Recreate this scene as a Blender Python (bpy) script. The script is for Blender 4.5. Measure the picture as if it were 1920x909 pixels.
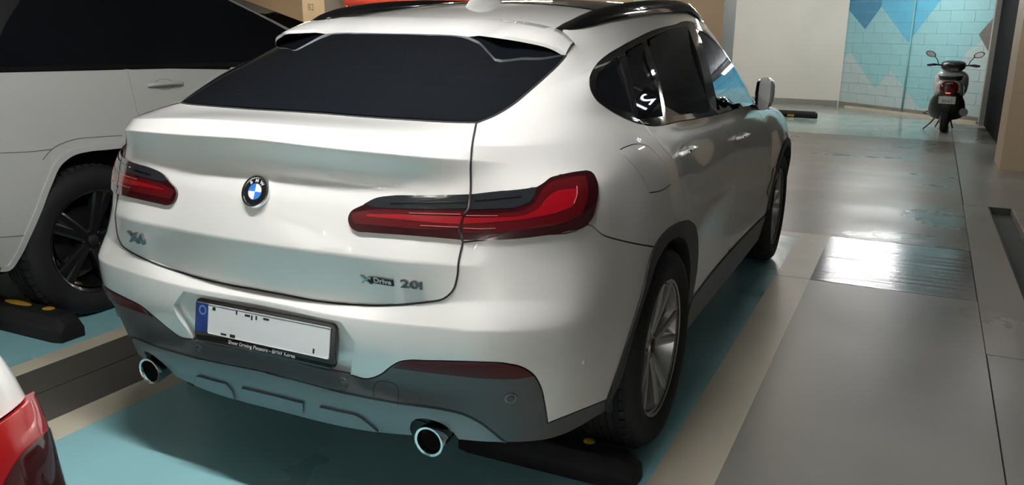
import bpy, bmesh, math, random
import numpy as np
from mathutils import Vector, Matrix, geometry
from mathutils.bvhtree import BVHTree

for o in list(bpy.data.objects): bpy.data.objects.remove(o, do_unlink=True)
scene = bpy.context.scene
COL = scene.collection
random.seed(7)

# ------------------------------------------------------------------ camera
IMW, IMH, FPX = 1920, 909, 1570.15
CAM = np.array([1.6552, -1.7701, 1.4631])
YAW, PITCH, ROLL = -0.44021, 0.24751, 0.016209
def cam_axes(yaw, pitch, roll):
    f = np.array([math.sin(yaw)*math.cos(pitch), math.cos(yaw)*math.cos(pitch), -math.sin(pitch)])
    r = np.cross(f, [0, 0, 1]); r /= np.linalg.norm(r); u = np.cross(r, f)
    return (math.cos(roll)*r+math.sin(roll)*u, -math.sin(roll)*r+math.cos(roll)*u, f)
CR, CU, CF = cam_axes(YAW, PITCH, ROLL)
cd = bpy.data.cameras.new('camera'); cam = bpy.data.objects.new('camera', cd); COL.objects.link(cam)
cd.sensor_fit = 'HORIZONTAL'; cd.sensor_width = 36.0; cd.lens = FPX*36.0/IMW
cd.clip_start = 0.02; cd.clip_end = 200
m = Matrix.Identity(4)
for i in range(3):
    m[i][0], m[i][1], m[i][2], m[i][3] = CR[i], CU[i], -CF[i], CAM[i]
cam.matrix_world = m
scene.camera = cam
def ray(px, py):
    d = CF+CR*(px-IMW/2)/FPX-CU*(py-IMH/2)/FPX
    return d/np.linalg.norm(d)
def at_z(px, py, z=0.): d = ray(px, py); return CAM+d*(z-CAM[2])/d[2]
def at_x(px, py, x=0.): d = ray(px, py); return CAM+d*(x-CAM[0])/d[0]
def at_y(px, py, y=0.): d = ray(px, py); return CAM+d*(y-CAM[1])/d[1]

# ------------------------------------------------------------------ view, world, lights
vs = scene.view_settings
vs.view_transform = 'Standard'; vs.look = 'None'; vs.gamma = 1.0; vs.use_curve_mapping = False
vs.exposure = 0.38
world = bpy.data.worlds.new('world'); scene.world = world; world.use_nodes = True
world.node_tree.nodes['Background'].inputs[0].default_value = (0.03, 0.033, 0.035, 1)
world.node_tree.nodes['Background'].inputs[1].default_value = 1.0

# ------------------------------------------------------------------ tagging, mesh helpers
def link(o, parent=None):
    COL.objects.link(o)
    if parent is not None:
        o.parent = parent
        if parent.type == 'EMPTY' and parent.get('world'): o.matrix_parent_inverse = parent.matrix_basis.inverted()
    return o
def tag(o, label=None, cat=None, group=None, kind=None):
    if label: o['label'] = label
    if cat: o['category'] = cat
    if group: o['group'] = group
    if kind: o['kind'] = kind
    return o
def empty(name, loc=(0, 0, 0), rz=0, label=None, cat=None, group=None, wld=False):
    o = bpy.data.objects.new(name, None); COL.objects.link(o)
    o.location = loc; o.rotation_euler = (0, 0, rz); o.empty_display_size = .1
    if wld: o['world'] = 1        # parts of this thing are given in world coordinates
    return tag(o, label, cat, group)
def mesh(name, verts, faces, mat=None, parent=None, smooth=True, normals=None, mats=None, fm=None):
    me = bpy.data.meshes.new(name)
    me.from_pydata([tuple(map(float, v)) for v in verts], [], [tuple(int(i) for i in f) for f in faces])
    for mm in (mats or ([mat] if mat else [])): me.materials.append(mm)
    if fm is not None:
        me.polygons.foreach_set('material_index', np.array(fm, dtype=np.int32))
    if smooth: me.polygons.foreach_set('use_smooth', [True]*len(me.polygons))
    me.update()
    if normals is not None:
        me.normals_split_custom_set_from_vertices([tuple(map(float, n)) for n in normals])
    return link(bpy.data.objects.new(name, me), parent)
class MB:
    """collects simple solids, then links them as one mesh"""
    def __init__(s): s.v = []; s.f = []
    def add(s, v, f):
        b = len(s.v); s.v += [tuple(map(float, p)) for p in v]; s.f += [tuple(i+b for i in q) for q in f]; return s
    def box(s, x0, x1, y0, y1, z0, z1, M=None):
        v = [(x, y, z) for z in (z0, z1) for y in (y0, y1) for x in (x0, x1)]
        if M is not None: v = [tuple(M @ Vector(p)) for p in v]
        return s.add(v, [(0, 2, 3, 1), (4, 5, 7, 6), (0, 1, 5, 4), (2, 6, 7, 3), (0, 4, 6, 2), (1, 3, 7, 5)])
    def tube(s, pts, r, n=10, cap=True, flat=None):
        pts = [np.array(p, float) for p in pts]; k = len(pts)
        rr = r if hasattr(r, '__len__') else [r]*k
        rings = []; ref = None
        for i in range(k):
            t = pts[min(i+1, k-1)]-pts[max(i-1, 0)]; t /= np.linalg.norm(t)+1e-12
            if ref is None:
                ref = np.array([0, 0, 1.]) if abs(t[2]) < .9 else np.array([1., 0, 0])
            a = np.cross(t, ref); a /= np.linalg.norm(a)+1e-12; b = np.cross(a, t); ref = b
            ring = []
            for j in range(n):
                th = 2*math.pi*j/n
                ring.append(pts[i]+rr[i]*(math.cos(th)*a*(flat[0] if flat else 1)+math.sin(th)*b*(flat[1] if flat else 1)))
            rings.append(ring)
        v = [p for ring in rings for p in ring]; f = []
        for i in range(k-1):
            for j in range(n):
                f.append((i*n+j, i*n+(j+1) % n, (i+1)*n+(j+1) % n, (i+1)*n+j))
        if cap: f.append(tuple(reversed(range(n)))); f.append(tuple(range((k-1)*n, k*n)))
        return s.add(v, f)
    def lathe(s, prof, n=32, M=None, close=False, a0=0, a1=2*math.pi):
        """prof: (r, h) list about local Z"""
        k = len(prof); v = []; f = []; full = abs(a1-a0-2*math.pi) < 1e-6
        m_ = n if full else n+1
        for j in range(m_):
            th = a0+(a1-a0)*j/n
            for r, h in prof: v.append((r*math.cos(th), r*math.sin(th), h))
        for j in range(n):
            j2 = (j+1) % m_
            for i in range(k-1 if not close else k):
                i2 = (i+1) % k
                f.append((j*k+i, j2*k+i, j2*k+i2, j*k+i2))
        if M is not None: v = [tuple(M @ Vector(p)) for p in v]
        return s.add(v, f)
    def prism(s, poly, z0, z1, M=None):
        n = len(poly); v = [(p[0], p[1], z0) for p in poly]+[(p[0], p[1], z1) for p in poly]
        if M is not None: v = [tuple(M @ Vector(p)) for p in v]
        f = [(i, (i+1) % n, n+(i+1) % n, n+i) for i in range(n)]+[tuple(reversed(range(n))), tuple(range(n, 2*n))]
        return s.add(v, f)
    def build(s, name, mat, parent=None, smooth=False, bevel=0, seg=2, sub=0, auto=None):
        o = mesh(name, s.v, s.f, mat, parent, smooth)
        bm = bmesh.new(); bm.from_mesh(o.data); bmesh.ops.recalc_face_normals(bm, faces=bm.faces)
        if bevel:
            es = [e for e in bm.edges if len(e.link_faces) == 2 and e.calc_face_angle(0) > .5]
            bmesh.ops.bevel(bm, geom=es, offset=bevel, segments=seg, profile=.5, affect='EDGES', clamp_overlap=True)
        bm.to_mesh(o.data); bm.free()
        if sub:
            md = o.modifiers.new('sub', 'SUBSURF'); md.levels = sub; md.render_levels = sub
        if bevel or auto:
            for p in o.data.polygons: p.use_smooth = True
            o.data.set_sharp_from_angle(angle=auto or .7)
        return o
def frame(pos, xdir, zdir):
    z = Vector(zdir).normalized(); x = Vector(xdir); x = (x-z*x.dot(z)).normalized(); y = z.cross(x)
    M = Matrix.Identity(4)
    for i in range(3): M[i][0], M[i][1], M[i][2], M[i][3] = x[i], y[i], z[i], pos[i]
    return M
def text_mesh(name, s, size, mat, parent, M, extrude=.001, sx=1., bold=0, shear=0, align='CENTER', spacing=1.0):
    cu = bpy.data.curves.new(name, 'FONT'); cu.body = s; cu.size = size; cu.extrude = extrude; cu.offset = bold
    cu.align_x = align; cu.align_y = 'CENTER'; cu.shear = shear; cu.space_character = spacing; cu.resolution_u = 3
    t = bpy.data.objects.new(name, cu); COL.objects.link(t)
    bpy.context.view_layer.update()
    me = bpy.data.meshes.new_from_object(t.evaluated_get(bpy.context.evaluated_depsgraph_get()))
    bpy.data.objects.remove(t, do_unlink=True); bpy.data.curves.remove(cu)
    me.name = name; me.materials.clear(); me.materials.append(mat)
    S_ = Matrix.Diagonal((sx, 1, 1, 1))
    me.transform(M @ S_)
    return link(bpy.data.objects.new(name, me), parent)

# ------------------------------------------------------------------ materials
def pmat(name, col, rough=.5, metal=0., coat=0., spec=.5, emit=None, es=0., alpha=1., trans=0., ior=1.5, coat_rough=.03):
    m_ = bpy.data.materials.new(name); m_.use_nodes = True
    b = m_.node_tree.nodes['Principled BSDF']
    b.inputs['Base Color'].default_value = (*col, 1); b.inputs['Roughness'].default_value = rough
    b.inputs['Metallic'].default_value = metal; b.inputs['Coat Weight'].default_value = coat
    b.inputs['Coat Roughness'].default_value = coat_rough
    b.inputs['Specular IOR Level'].default_value = spec; b.inputs['IOR'].default_value = ior
    b.inputs['Transmission Weight'].default_value = trans; b.inputs['Alpha'].default_value = alpha
    if emit: b.inputs['Emission Color'].default_value = (*emit, 1); b.inputs['Emission Strength'].default_value = es
    return m_
def N(m_, t, **kw):
    n = m_.node_tree.nodes.new(t)
    for k, v in kw.items(): setattr(n, k, v)
    return n
def bsdf(m_): return m_.node_tree.nodes['Principled BSDF']
def noisy(m_, scale=3., a=.9, b=1.1, detail=6, rough_var=0., bump=0., bscale=60., stretch=None):
    """multiply the base colour by a noise, vary roughness, add fine relief"""
    nt = m_.node_tree; L = nt.links; B = bsdf(m_)
    tc = N(m_, 'ShaderNodeTexCoord'); src = tc.outputs['Object']
    if stretch:
        mp = N(m_, 'ShaderNodeMapping'); mp.inputs['Scale'].default_value = stretch; L.new(src, mp.inputs[0]); src = mp.outputs[0]
    no = N(m_, 'ShaderNodeTexNoise'); no.inputs['Scale'].default_value = scale; no.inputs['Detail'].default_value = detail
    L.new(src, no.inputs['Vector'])
    mr = N(m_, 'ShaderNodeMapRange'); mr.inputs['From Min'].default_value = .25; mr.inputs['From Max'].default_value = .75
    mr.inputs['To Min'].default_value = a; mr.inputs['To Max'].default_value = b
    L.new(no.outputs['Fac'], mr.inputs['Value'])
    mx = N(m_, 'ShaderNodeMix', data_type='RGBA', blend_type='MULTIPLY'); mx.inputs['Factor'].default_value = 1
    if B.inputs['Base Color'].links: L.new(B.inputs['Base Color'].links[0].from_socket, mx.inputs['A'])
    else: mx.inputs['A'].default_value = B.inputs['Base Color'].default_value
    L.new(mr.outputs['Result'], mx.inputs['B']); L.new(mx.outputs['Result'], B.inputs['Base Color'])
    if rough_var:
        r0 = B.inputs['Roughness'].default_value
        m2 = N(m_, 'ShaderNodeMapRange'); m2.inputs['From Min'].default_value = .3; m2.inputs['From Max'].default_value = .7
        m2.inputs['To Min'].default_value = max(.02, r0-rough_var); m2.inputs['To Max'].default_value = r0+rough_var
        L.new(no.outputs['Fac'], m2.inputs['Value']); L.new(m2.outputs['Result'], B.inputs['Roughness'])
    if bump:
        n2 = N(m_, 'ShaderNodeTexNoise'); n2.inputs['Scale'].default_value = bscale; n2.inputs['Detail'].default_value = 4
        L.new(src, n2.inputs['Vector'])
        bp = N(m_, 'ShaderNodeBump'); bp.inputs['Strength'].default_value = bump; bp.inputs['Distance'].default_value = .01
        L.new(n2.outputs['Fac'], bp.inputs['Height']); L.new(bp.outputs['Normal'], B.inputs['Normal'])
    return m_
M_ = {}
M_['paint'] = pmat('pearl_white_paint', (.77, .765, .745), .40, metal=.24, coat=1., coat_rough=.02, spec=.4)
M_['gap'] = pmat('shut_gap_black', (.012, .012, .013), .7)
M_['gloss_black'] = pmat('gloss_black_trim', (.008, .008, .009), .06, coat=1.)
M_['plastic'] = noisy(pmat('charcoal_plastic', (.055, .057, .062), .42), 300, .85, 1.15, 2)
M_['arch_plastic'] = noisy(pmat('black_arch_plastic', (.022, .022, .023), .5), 300, .85, 1.15, 2)
M_['skid'] = noisy(pmat('satin_skid_silver', (.16, .185, .20), .38, metal=.35), 250, .93, 1.07, 2)
M_['chrome'] = pmat('chrome', (.80, .81, .82), .07, metal=1.)
M_['dark_chrome'] = pmat('smoked_chrome', (.32, .33, .34), .12, metal=1.)
M_['rubber'] = noisy(pmat('tyre_rubber', (.011, .011, .012), .72, spec=.35), 40, .8, 1.25, 4)
M_['alloy'] = pmat('alloy_silver', (.46, .46, .46), .30, metal=.75)
M_['alloy_dark'] = pmat('alloy_dark', (.06, .06, .065), .35, metal=.8)
M_['black'] = pmat('matt_black', (.01, .01, .01), .6)
M_['interior'] = pmat('interior_black', (.012, .012, .013), .6)
M_['leather'] = pmat('dark_leather', (.02, .019, .018), .45)
M_['white_plate'] = pmat('plate_white', (.62, .64, .65), .35)
M_['ink'] = pmat('plate_ink', (.012, .012, .013), .5)
M_['silver_text'] = pmat('silver_print', (.55, .55, .55), .4)
def glass_mat(name, tint, alpha):
    """tinted pane: dark film with a clear gloss on top"""
    m_ = bpy.data.materials.new(name); m_.use_nodes = True; nt = m_.node_tree; L = nt.links
    nt.nodes.remove(nt.nodes['Principled BSDF']); out = nt.nodes['Material Output']
    tr = N(m_, 'ShaderNodeBsdfTransparent'); tr.inputs[0].default_value = (*[alpha*c for c in tint], 1)
    df = N(m_, 'ShaderNodeBsdfDiffuse'); df.inputs[0].default_value = (.005, .006, .008, 1)
    ad = N(m_, 'ShaderNodeAddShader'); L.new(tr.outputs[0], ad.inputs[0]); L.new(df.outputs[0], ad.inputs[1])
    gl = N(m_, 'ShaderNodeBsdfGlossy'); gl.inputs['Roughness'].default_value = .015; gl.inputs[0].default_value = (.9, .92, 1, 1)
    fr = N(m_, 'ShaderNodeFresnel'); fr.inputs[0].default_value = 1.5
    mx = N(m_, 'ShaderNodeMixShader'); L.new(fr.outputs[0], mx.inputs[0]); L.new(ad.outputs[0], mx.inputs[1]); L.new(gl.outputs[0], mx.inputs[2])
    L.new(mx.outputs[0], out.inputs[0]); return m_
M_['privacy'] = glass_mat('privacy_glass', (.55, .6, .62), .05)
M_['tint'] = glass_mat('tinted_glass', (.6, .75, .8), .16)
# ================================================================== the garage
CEIL = 2.72
M_['slab'] = noisy(pmat('grey_slab', (.27, .262, .245), .34), 1.1, .82, 1.15, 8, .07, .05, 90)
M_['slab_gloss'] = noisy(pmat('sealed_slab', (.25, .255, .265), .17), 1.3, .85, 1.12, 8, .05, .03, 30, (1, 3, 1))
def ripple(m_, sc=(1.2, 9., 1), st=.05):
    nt = m_.node_tree; L = nt.links; B = bsdf(m_)
    tc = N(m_, 'ShaderNodeTexCoord'); mp = N(m_, 'ShaderNodeMapping'); mp.inputs['Scale'].default_value = sc; L.new(tc.outputs['Object'], mp.inputs[0])
    no = N(m_, 'ShaderNodeTexNoise'); no.inputs['Scale'].default_value = 1.6; no.inputs['Detail'].default_value = 3; L.new(mp.outputs[0], no.inputs['Vector'])
    bp = N(m_, 'ShaderNodeBump'); bp.inputs['Strength'].default_value = st; bp.inputs['Distance'].default_value = .03
    L.new(no.outputs['Fac'], bp.inputs['Height']); L.new(bp.outputs['Normal'], B.inputs['Normal']); return m_
ripple(M_['slab_gloss'], (1.2, 10., 1), .14)
M_['slab_worn'] = noisy(pmat('worn_aisle_slab', (.20, .168, .125), .36, spec=.32), .8, .55, 1.35, 10, .14, .02, 14, (1, 1.6, 1))
M_['slab_far'] = noisy(pmat('far_bay_slab', (.34, .355, .32), .18), 1.2, .85, 1.15, 8, .05, .04, 30)
M_['teal'] = noisy(pmat('teal_floor_paint', (.29, .57, .615), .30), 1.6, .88, 1.10, 8, .06, .03, 80)
M_['tan'] = noisy(pmat('tan_line_paint', (.60, .55, .44), .36), 2.5, .86, 1.08, 8, .05, .03, 80)
M_['joint'] = pmat('floor_joint', (.015, .015, .014), .8)
M_['sub'] = pmat('floor_sub', (.03, .03, .028), .9)
M_['wall_white'] = noisy(pmat('white_wall_paint', (.62, .61, .56), .6), .8, .9, 1.05, 8, 0, .05, 40)
M_['wall_grey'] = noisy(pmat('grey_wall_paint', (.20, .20, .195), .7), .8, .85, 1.08, 8)
M_['wall_tan'] = noisy(pmat('tan_column_paint', (.50, .39, .27), .6), .9, .88, 1.08, 8)
M_['wall_dark'] = pmat('unlit_opening_black', (.006, .006, .006), .9, spec=.1)
M_['skirt'] = noisy(pmat('grey_skirting_paint', (.20, .20, .18), .6), 2, .85, 1.1)
M_['ceiling'] = noisy(pmat('ceiling_concrete', (.15, .15, .147), .8), .7, .85, 1.1, 8)
def structure(o_, name=None): o_['kind'] = 'structure'; return o_
floor = structure(MB().box(-17, 9, -10, 19.5, -.09, -.07).build('floor', M_['sub']))
G = .005
def jx(yy): return 2.075+.0142*yy                    # the long joint runs slightly askew
def slab(poly, mat, par=floor):
    c_ = np.mean(poly, axis=0); q = [tuple(np.array(p)+(c_-np.array(p))/np.linalg.norm(c_-np.array(p))*.006) for p in poly]
    return MB().prism(q, -.07, 0., None).build('floor_slab', mat, par)
ys_ = [-10, -1.9, 3.52, 4.815, 11.95, 19.5]
ms_ = ['slab', 'slab', 'slab_gloss', 'slab_worn', 'slab_far']
for a in range(5):
    y0, y1 = ys_[a], ys_[a+1]
    slab([(-1.42, y0), (jx(y0), y0), (jx(y1), y1), (-1.42, y1)], M_[ms_[a]])
    slab([(-17, y0), (-1.42, y0), (-1.42, y1), (-17, y1)], M_[ms_[a] if a != 2 else 'slab'])
# right-hand strip with the open drain channel
slab([(jx(-10), -10), (9, -10), (9, 2.6), (jx(2.6), 2.6)], M_['slab'])
slab([(jx(2.6), 2.6), (2.37, 2.6), (2.37, 6.72), (jx(6.72), 6.72)], M_['slab'])
slab([(2.56, 2.6), (9, 2.6), (9, 6.72), (2.56, 6.72)], M_['slab'])
slab([(jx(6.72), 6.72), (9, 6.72), (9, 11.95), (jx(11.95), 11.95)], M_['slab'])
slab([(jx(11.95), 11.95), (9, 11.95), (9, 19.5), (jx(19.5), 19.5)], M_['slab_far'])
M_['drain'] = noisy(pmat('drain_channel', (.05, .055, .05), .7), 4, .7, 1.2)
dr = structure(MB().box(2.37, 2.56, 2.6, 6.72, -.069, -.055).build('drain_channel', M_['drain'], floor))
del dr['kind']
M_['galv'] = noisy(pmat('galvanised_edge', (.42, .42, .40), .45, metal=.6), 8, .7, 1.2)
MB().box(2.548, 2.566, 2.6, 6.72, -.055, .004).build('drain_edge', M_['galv'], floor)
MB().box(2.366, 2.376, 2.6, 6.72, -.055, .002).build('drain_edge', M_['drain'], floor)
MB().box(2.376, 2.548, 6.705, 6.72, -.055, .002).build('drain_edge', M_['drain'], floor)
M_['shade_brown'] = noisy(pmat('strip_shade_brown', (.085, .078, .066), .4), 2, .85, 1.12, 8)  # darkens the strip between the bays; shade put into the colour
PZ = .0016
def paint_rect(name, x0, x1, y0, y1, mat, z1=PZ): return MB().box(x0, x1, y0, y1, -.0005, z1).build(name, M_[mat], floor)
for y0, y1 in ((-4.9, -1.905), (-1.895, 3.515), (3.525, 4.65)):
    paint_rect('bay_paint', -1.0, 1.0, y0, y1, 'teal')
    paint_rect('bay_line', 1.0, 1.205, y0, y1 if y1 < 4.6 else 4.81, 'tan', .0018)
    paint_rect('bay_line', -1.16, -1.0, y0, y1 if y1 < 4.6 else 4.81, 'tan', .0018)
    paint_rect('bay_line', -1.775, -1.66, y0, y1 if y1 < 4.6 else 4.81, 'tan', .0018)
    paint_rect('bay_paint', -4.0, -1.775, y0, y1, 'teal')
    paint_rect('strip_shade', -1.66, -1.424, y0, y1, 'shade_brown'); paint_rect('strip_shade', -1.416, -1.16, y0, y1, 'shade_brown')
paint_rect('bay_line', -1.0, 1.0, 4.65, 4.81, 'tan', .0018)
paint_rect('bay_line', -4.0, -1.775, 4.65, 4.81, 'tan', .0018)
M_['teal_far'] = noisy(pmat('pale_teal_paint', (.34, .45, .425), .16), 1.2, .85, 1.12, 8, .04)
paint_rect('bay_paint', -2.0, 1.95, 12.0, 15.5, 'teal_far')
# ceiling and outer walls
structure(MB().box(-17, 9, -10, 19.5, CEIL, CEIL+.1).build('ceiling', M_['ceiling']))
M_['wall_back'] = noisy(pmat('back_wall_white', (.72, .71, .68), .7), .8, .9, 1.05, 8)
structure(MB().box(-17, 9, -7.1, -7.0, 0, CEIL).build('wall_back', M_['wall_back']))  # unseen wall, set near and white to bounce fill onto the tail
structure(MB().box(-17.1, -17, -10, 19.5, 0, CEIL).build('wall_left', M_['wall_tan']))
structure(MB().box(7.4, 7.5, -10, 9.3, 0, CEIL).build('wall_right', M_['wall_grey']))
structure(MB().box(-4.5, .20, 17.72, 17.9, 0, CEIL).build('wall_front', M_['wall_white']))
structure(MB().box(-17, -4.5, 17.9, 18.0, 0, CEIL).build('wall_far_left', M_['wall_tan']))
structure(MB().box(-4.5, .17, 17.695, 17.72, 0, .115).build('baseboard_front', M_['skirt']))
# block wall with the painted mural
W0 = np.array([.18, 17.76]); W1 = np.array([2.78, 15.22]); WD = (W1-W0)/np.linalg.norm(W1-W0); WN = np.array([WD[1], -WD[0]]); WN = WN if WN[1] < 0 else -WN
WL = float(np.linalg.norm(W1-W0))
def wall_sz(px, py):
    d = ray(px, py); n3 = np.array([WN[0], WN[1], 0]); t = ((W0[0]-CAM[0])*WN[0]+(W0[1]-CAM[1])*WN[1])/(d@n3)
    p = CAM+d*t; return float((p[:2]-W0)@WD), float(p[2])
def mural_mat():
    m_ = pmat('mural_paint', (.3, .5, .5), .55); nt = m_.node_tree; L = nt.links; B = bsdf(m_)
    ge = N(m_, 'ShaderNodeNewGeometry'); sx = N(m_, 'ShaderNodeSeparateXYZ'); L.new(ge.outputs['Position'], sx.inputs[0])
    def mth(op, a, b=None):
        n_ = N(m_, 'ShaderNodeMath', operation=op)
        for k, v in enumerate((a, b)):
            if v is None: continue
            if isinstance(v, (int, float)): n_.inputs[k].default_value = v
            else: L.new(v, n_.inputs[k])
        return n_.outputs[0]
    s_ = mth('ADD', mth('MULTIPLY', mth('SUBTRACT', sx.outputs[0], float(W0[0])), float(WD[0])), mth('MULTIPLY', mth('SUBTRACT', sx.outputs[1], float(W0[1])), float(WD[1])))
    t_ = mth('DIVIDE', s_, WL); z_ = mth('DIVIDE', sx.outputs[2], 3.2)
    def zig(pts):
        r = N(m_, 'ShaderNodeValToRGB'); r.color_ramp.interpolation = 'LINEAR'; el = r.color_ramp.elements
        pts = sorted((min(max(a/WL, 0), 1), min(max(b/3.2, 0), 1)) for a, b in pts)
        while len(el) < len(pts): el.new(.5)
        for e, (a, b) in zip(el, pts): e.position = a; e.color = (b, b, b, 1)
        L.new(t_, r.inputs[0]); return r.outputs[0]
    A = zig([wall_sz(*p) for p in ((1588, 17), (1622, 55), (1653, 12), (1703, 80), (1762, 3))]+[(WL, 3.2)])
    Bz = zig([wall_sz(*p) for p in ((1577, 113), (1593, 95), (1640, 167), (1670, 132), (1724, 203))]+[wall_sz(1745, 203), wall_sz(1813, 97), wall_sz(1850, 70)])
    def mix(f, a, b):
        n_ = N(m_, 'ShaderNodeMix', data_type='RGBA'); L.new(f, n_.inputs['Factor'])
        for k, v in (('A', a), ('B', b)):
            if isinstance(v, tuple): n_.inputs[k].default_value = (*v, 1)
            else: L.new(v, n_.inputs[k])
        return n_.outputs['Result']
    above = mth('GREATER_THAN', z_, A); below = mth('LESS_THAN', z_, Bz)
    blue = mix(mth('GREATER_THAN', t_, wall_sz(1653, 12)[0]/WL), (.055, .22, .36), (.10, .40, .58))
    c_ = mix(below, mix(above, (.26, .50, .54), blue), (.42, .52, .53))
    # brown diamond at the right end
    s0, z0_ = wall_sz(1843, 65); dia = mth('LESS_THAN', mth('ADD', mth('MULTIPLY', mth('ABSOLUTE', mth('SUBTRACT', s_, WL+.02)), 1.15), mth('ABSOLUTE', mth('SUBTRACT', sx.outputs[2], z0_))), .40)
    c_ = mix(dia, c_, (.14, .12, .105))
    L.new(c_, B.inputs['Base Color']); return noisy(m_, 3, .93, 1.05, 6, 0, .06, 50)
M_['mural'] = mural_mat()
M_['mortar'] = noisy(pmat('mural_mortar', (.22, .38, .40), .8), 5, .85, 1.1)
WM = frame((W0[0], W0[1], 0), (WD[0], WD[1], 0), (WN[0], WN[1], 0))       # local x along the wall, y up, z out of the wall
bw = structure(MB().box(0, WL, 0, CEIL, -.20, -.005, WM).build('wall_mural', M_['mortar']))
BL, BH = .53, .205; blk_cache = {}
def block_mesh(w_, h_):
    k = (round(w_, 3), round(h_, 3))
    if k not in blk_cache:
        t = MB().box(-w_/2, w_/2, -h_/2, h_/2, -.03, 0).build('block', M_['mural'], None, bevel=.004, seg=1); blk_cache[k] = t.data; bpy.data.objects.remove(t)
    return blk_cache[k]
r_i = 0; z_ = .10
while z_ < CEIL-.01:
    h_ = min(BH, CEIL-z_); x_ = -(BL/2 if r_i % 2 else 0)
    while x_ < WL-.01:
        a, b = max(x_, 0), min(x_+BL, WL)
        if b-a > .05:
            o_ = bpy.data.objects.new('block', block_mesh(b-a-.006, h_-.006)); COL.objects.link(o_); o_.parent = bw
            o_.matrix_local = WM @ Matrix.Translation(((a+b)/2, z_+h_/2, random.uniform(-.0015, .0015)))
        x_ += BL
    z_ += BH; r_i += 1
structure(MB().box(0, WL, 0, .105, -.01, .018, WM).build('baseboard_mural', M_['skirt']))
M_['beige'] = noisy(pmat('beige_kerb_paint', (.52, .47, .36), .5), 4, .8, 1.1)
structure(MB().box(.35, WL, 0, .045, .06, .13, WM).build('trim_1', M_['beige']))
M_['pipe_teal'] = pmat('painted_conduit', (.20, .42, .43), .5)
sp_, _ = wall_sz(1706, 100)
MB().tube([WM @ Vector((sp_, t, .022)) for t in (0.02, 1.3, CEIL)], .018, 10).build('conduit', M_['pipe_teal'], bw, smooth=True)
# columns
def column(name, x0, x1, y0, y1, front, side_m, label):
    o_ = MB().box(x0, x1, y0, y1, 0, CEIL).build(name, front)
    o_.data.materials.append(side_m)
    for p in o_.data.polygons:
        if abs(p.normal.x) > .5: p.material_index = 1
    tag(o_, label, 'column'); return o_
M_['col_grey'] = noisy(pmat('grey_column_paint', (.36, .355, .33), .6), .9, .88, 1.08, 8)
column('column', 2.64, 3.5, 9.30, 10.1, M_['wall_tan'], M_['wall_tan'], 'tan square column beside the dark opening and drain')
column('column', -2.1, -1.13, 11.6, 12.55, M_['wall_tan'], M_['col_grey'], 'tan column with grey side in front of white wall')
cb = column('column', -12.75, -12.05, 16.0, 16.9, M_['wall_tan'], M_['col_grey'], 'tan column marked B2 behind the parked cars')
M_['grey_ink'] = pmat('grey_stencil', (.16, .155, .14), .6)
q_ = at_y(583, 14, 15.995)
text_mesh('lettering', 'B2', .24, M_['grey_ink'], cb, frame((q_[0], 15.995, q_[2]), (1, 0, 0), (0, -1, 0)), .001, .8)
structure(MB().box(2.72, 2.84, 14.95, 15.25, 0, CEIL).build('wall_pier', M_['col_grey']))
structure(MB().box(2.80, 2.95, 10.1, 15.0, 0, CEIL).build('wall_dark_opening', M_['wall_dark']))  # near-black slab, the unlit opening's darkness put into its colour
# red pipework far left
M_['red_pipe'] = pmat('red_pipe_paint', (.55, .06, .03), .35, coat=.3)
rp_ = empty('sprinkler_pipe', tuple(at_y(690, 4, 16.6)*np.array([1, 1, 0])), 0, 'red sprinkler pipe run beyond the column marked B2', 'pipe', wld=True)
a_ = at_y(650, 2, 16.6)
MB().tube([(a_[0], 16.6, a_[2]+.02), (a_[0]+4.5, 16.6, a_[2]+.02)], .13, 16).build('pipe_run', M_['red_pipe'], rp_, smooth=True, auto=.7)
MB().tube([(a_[0], 16.6, 0), (a_[0], 16.6, CEIL)], .06, 14).build('riser', M_['red_pipe'], rp_, smooth=True, auto=.7)
# ceiling tube lights
M_['housing'] = pmat('lamp_housing_white', (.75, .75, .72), .5)
def tube_light(x_, y_, z_, ang, L_, strength, col=(1., .985, .955), w=.05, shield=False, label='white fluorescent tube light fixed to the garage ceiling'):
    key = (round(strength, 2), col)
    if key not in tube_mats: tube_mats[key] = pmat('tube_glow', (.9, .9, .9), .5, emit=col, es=strength)
    t = empty('tube_light', (x_, y_, z_), ang, label, 'ceiling light', 'ceiling tube lights')
    MB().box(-L_/2, L_/2, -w, w, .03, .07).build('housing', M_['housing'], t, bevel=.005)
    MB().tube([(-L_/2+.03, 0, 0), (0, 0, 0), (L_/2-.03, 0, 0)], w*.55, 14).build('tube', tube_mats[key], t, smooth=True, auto=.7)
    if shield: MB().box(-L_/2, L_/2, w, w+.012, -.10, .07).build('shield', M_['housing'], t)  # hides the added fill tubes from reflections in the car
    if z_ < CEIL-.1: 
        for sx_ in (-.4, .4): MB().tube([(sx_*L_, 0, .07), (sx_*L_, 0, CEIL-z_)], .006, 6).build('hanger', M_['housing'], t, smooth=True)
    return t
tube_mats = {}
LB = 'white ceiling tube light above '
WARM, WARM2 = (1., .90, .74), (1., .86, .66)
tube_light(.30, -.36, 2.5, 0, 1.4, 190, label=LB+'the tail of the coupe SUV')
tube_light(-6.3, -.15, 2.5, 0, 1.4, 50, label=LB+'the empty bays beyond the family SUV')
for k, x_ in enumerate((-4.4, -1.8, .8, 3.4, 6.0)): tube_light(x_, -6.45, 2.5, 0, 1.6, 180, shield=True, label='added shielded fill tube washing the unseen back wall')  # unseen tubes added as soft fill for the car's tail, bounced off the wall
tube_light(2.75, 7.9, 2.5, math.pi/2, 1.3, 26, label=LB+'the joint beside the tan column, turned lengthwise')
tube_light(1.15, 14.6, 2.55, 0, 1.2, 130, label=LB+'the scooter and the mural')
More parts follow.
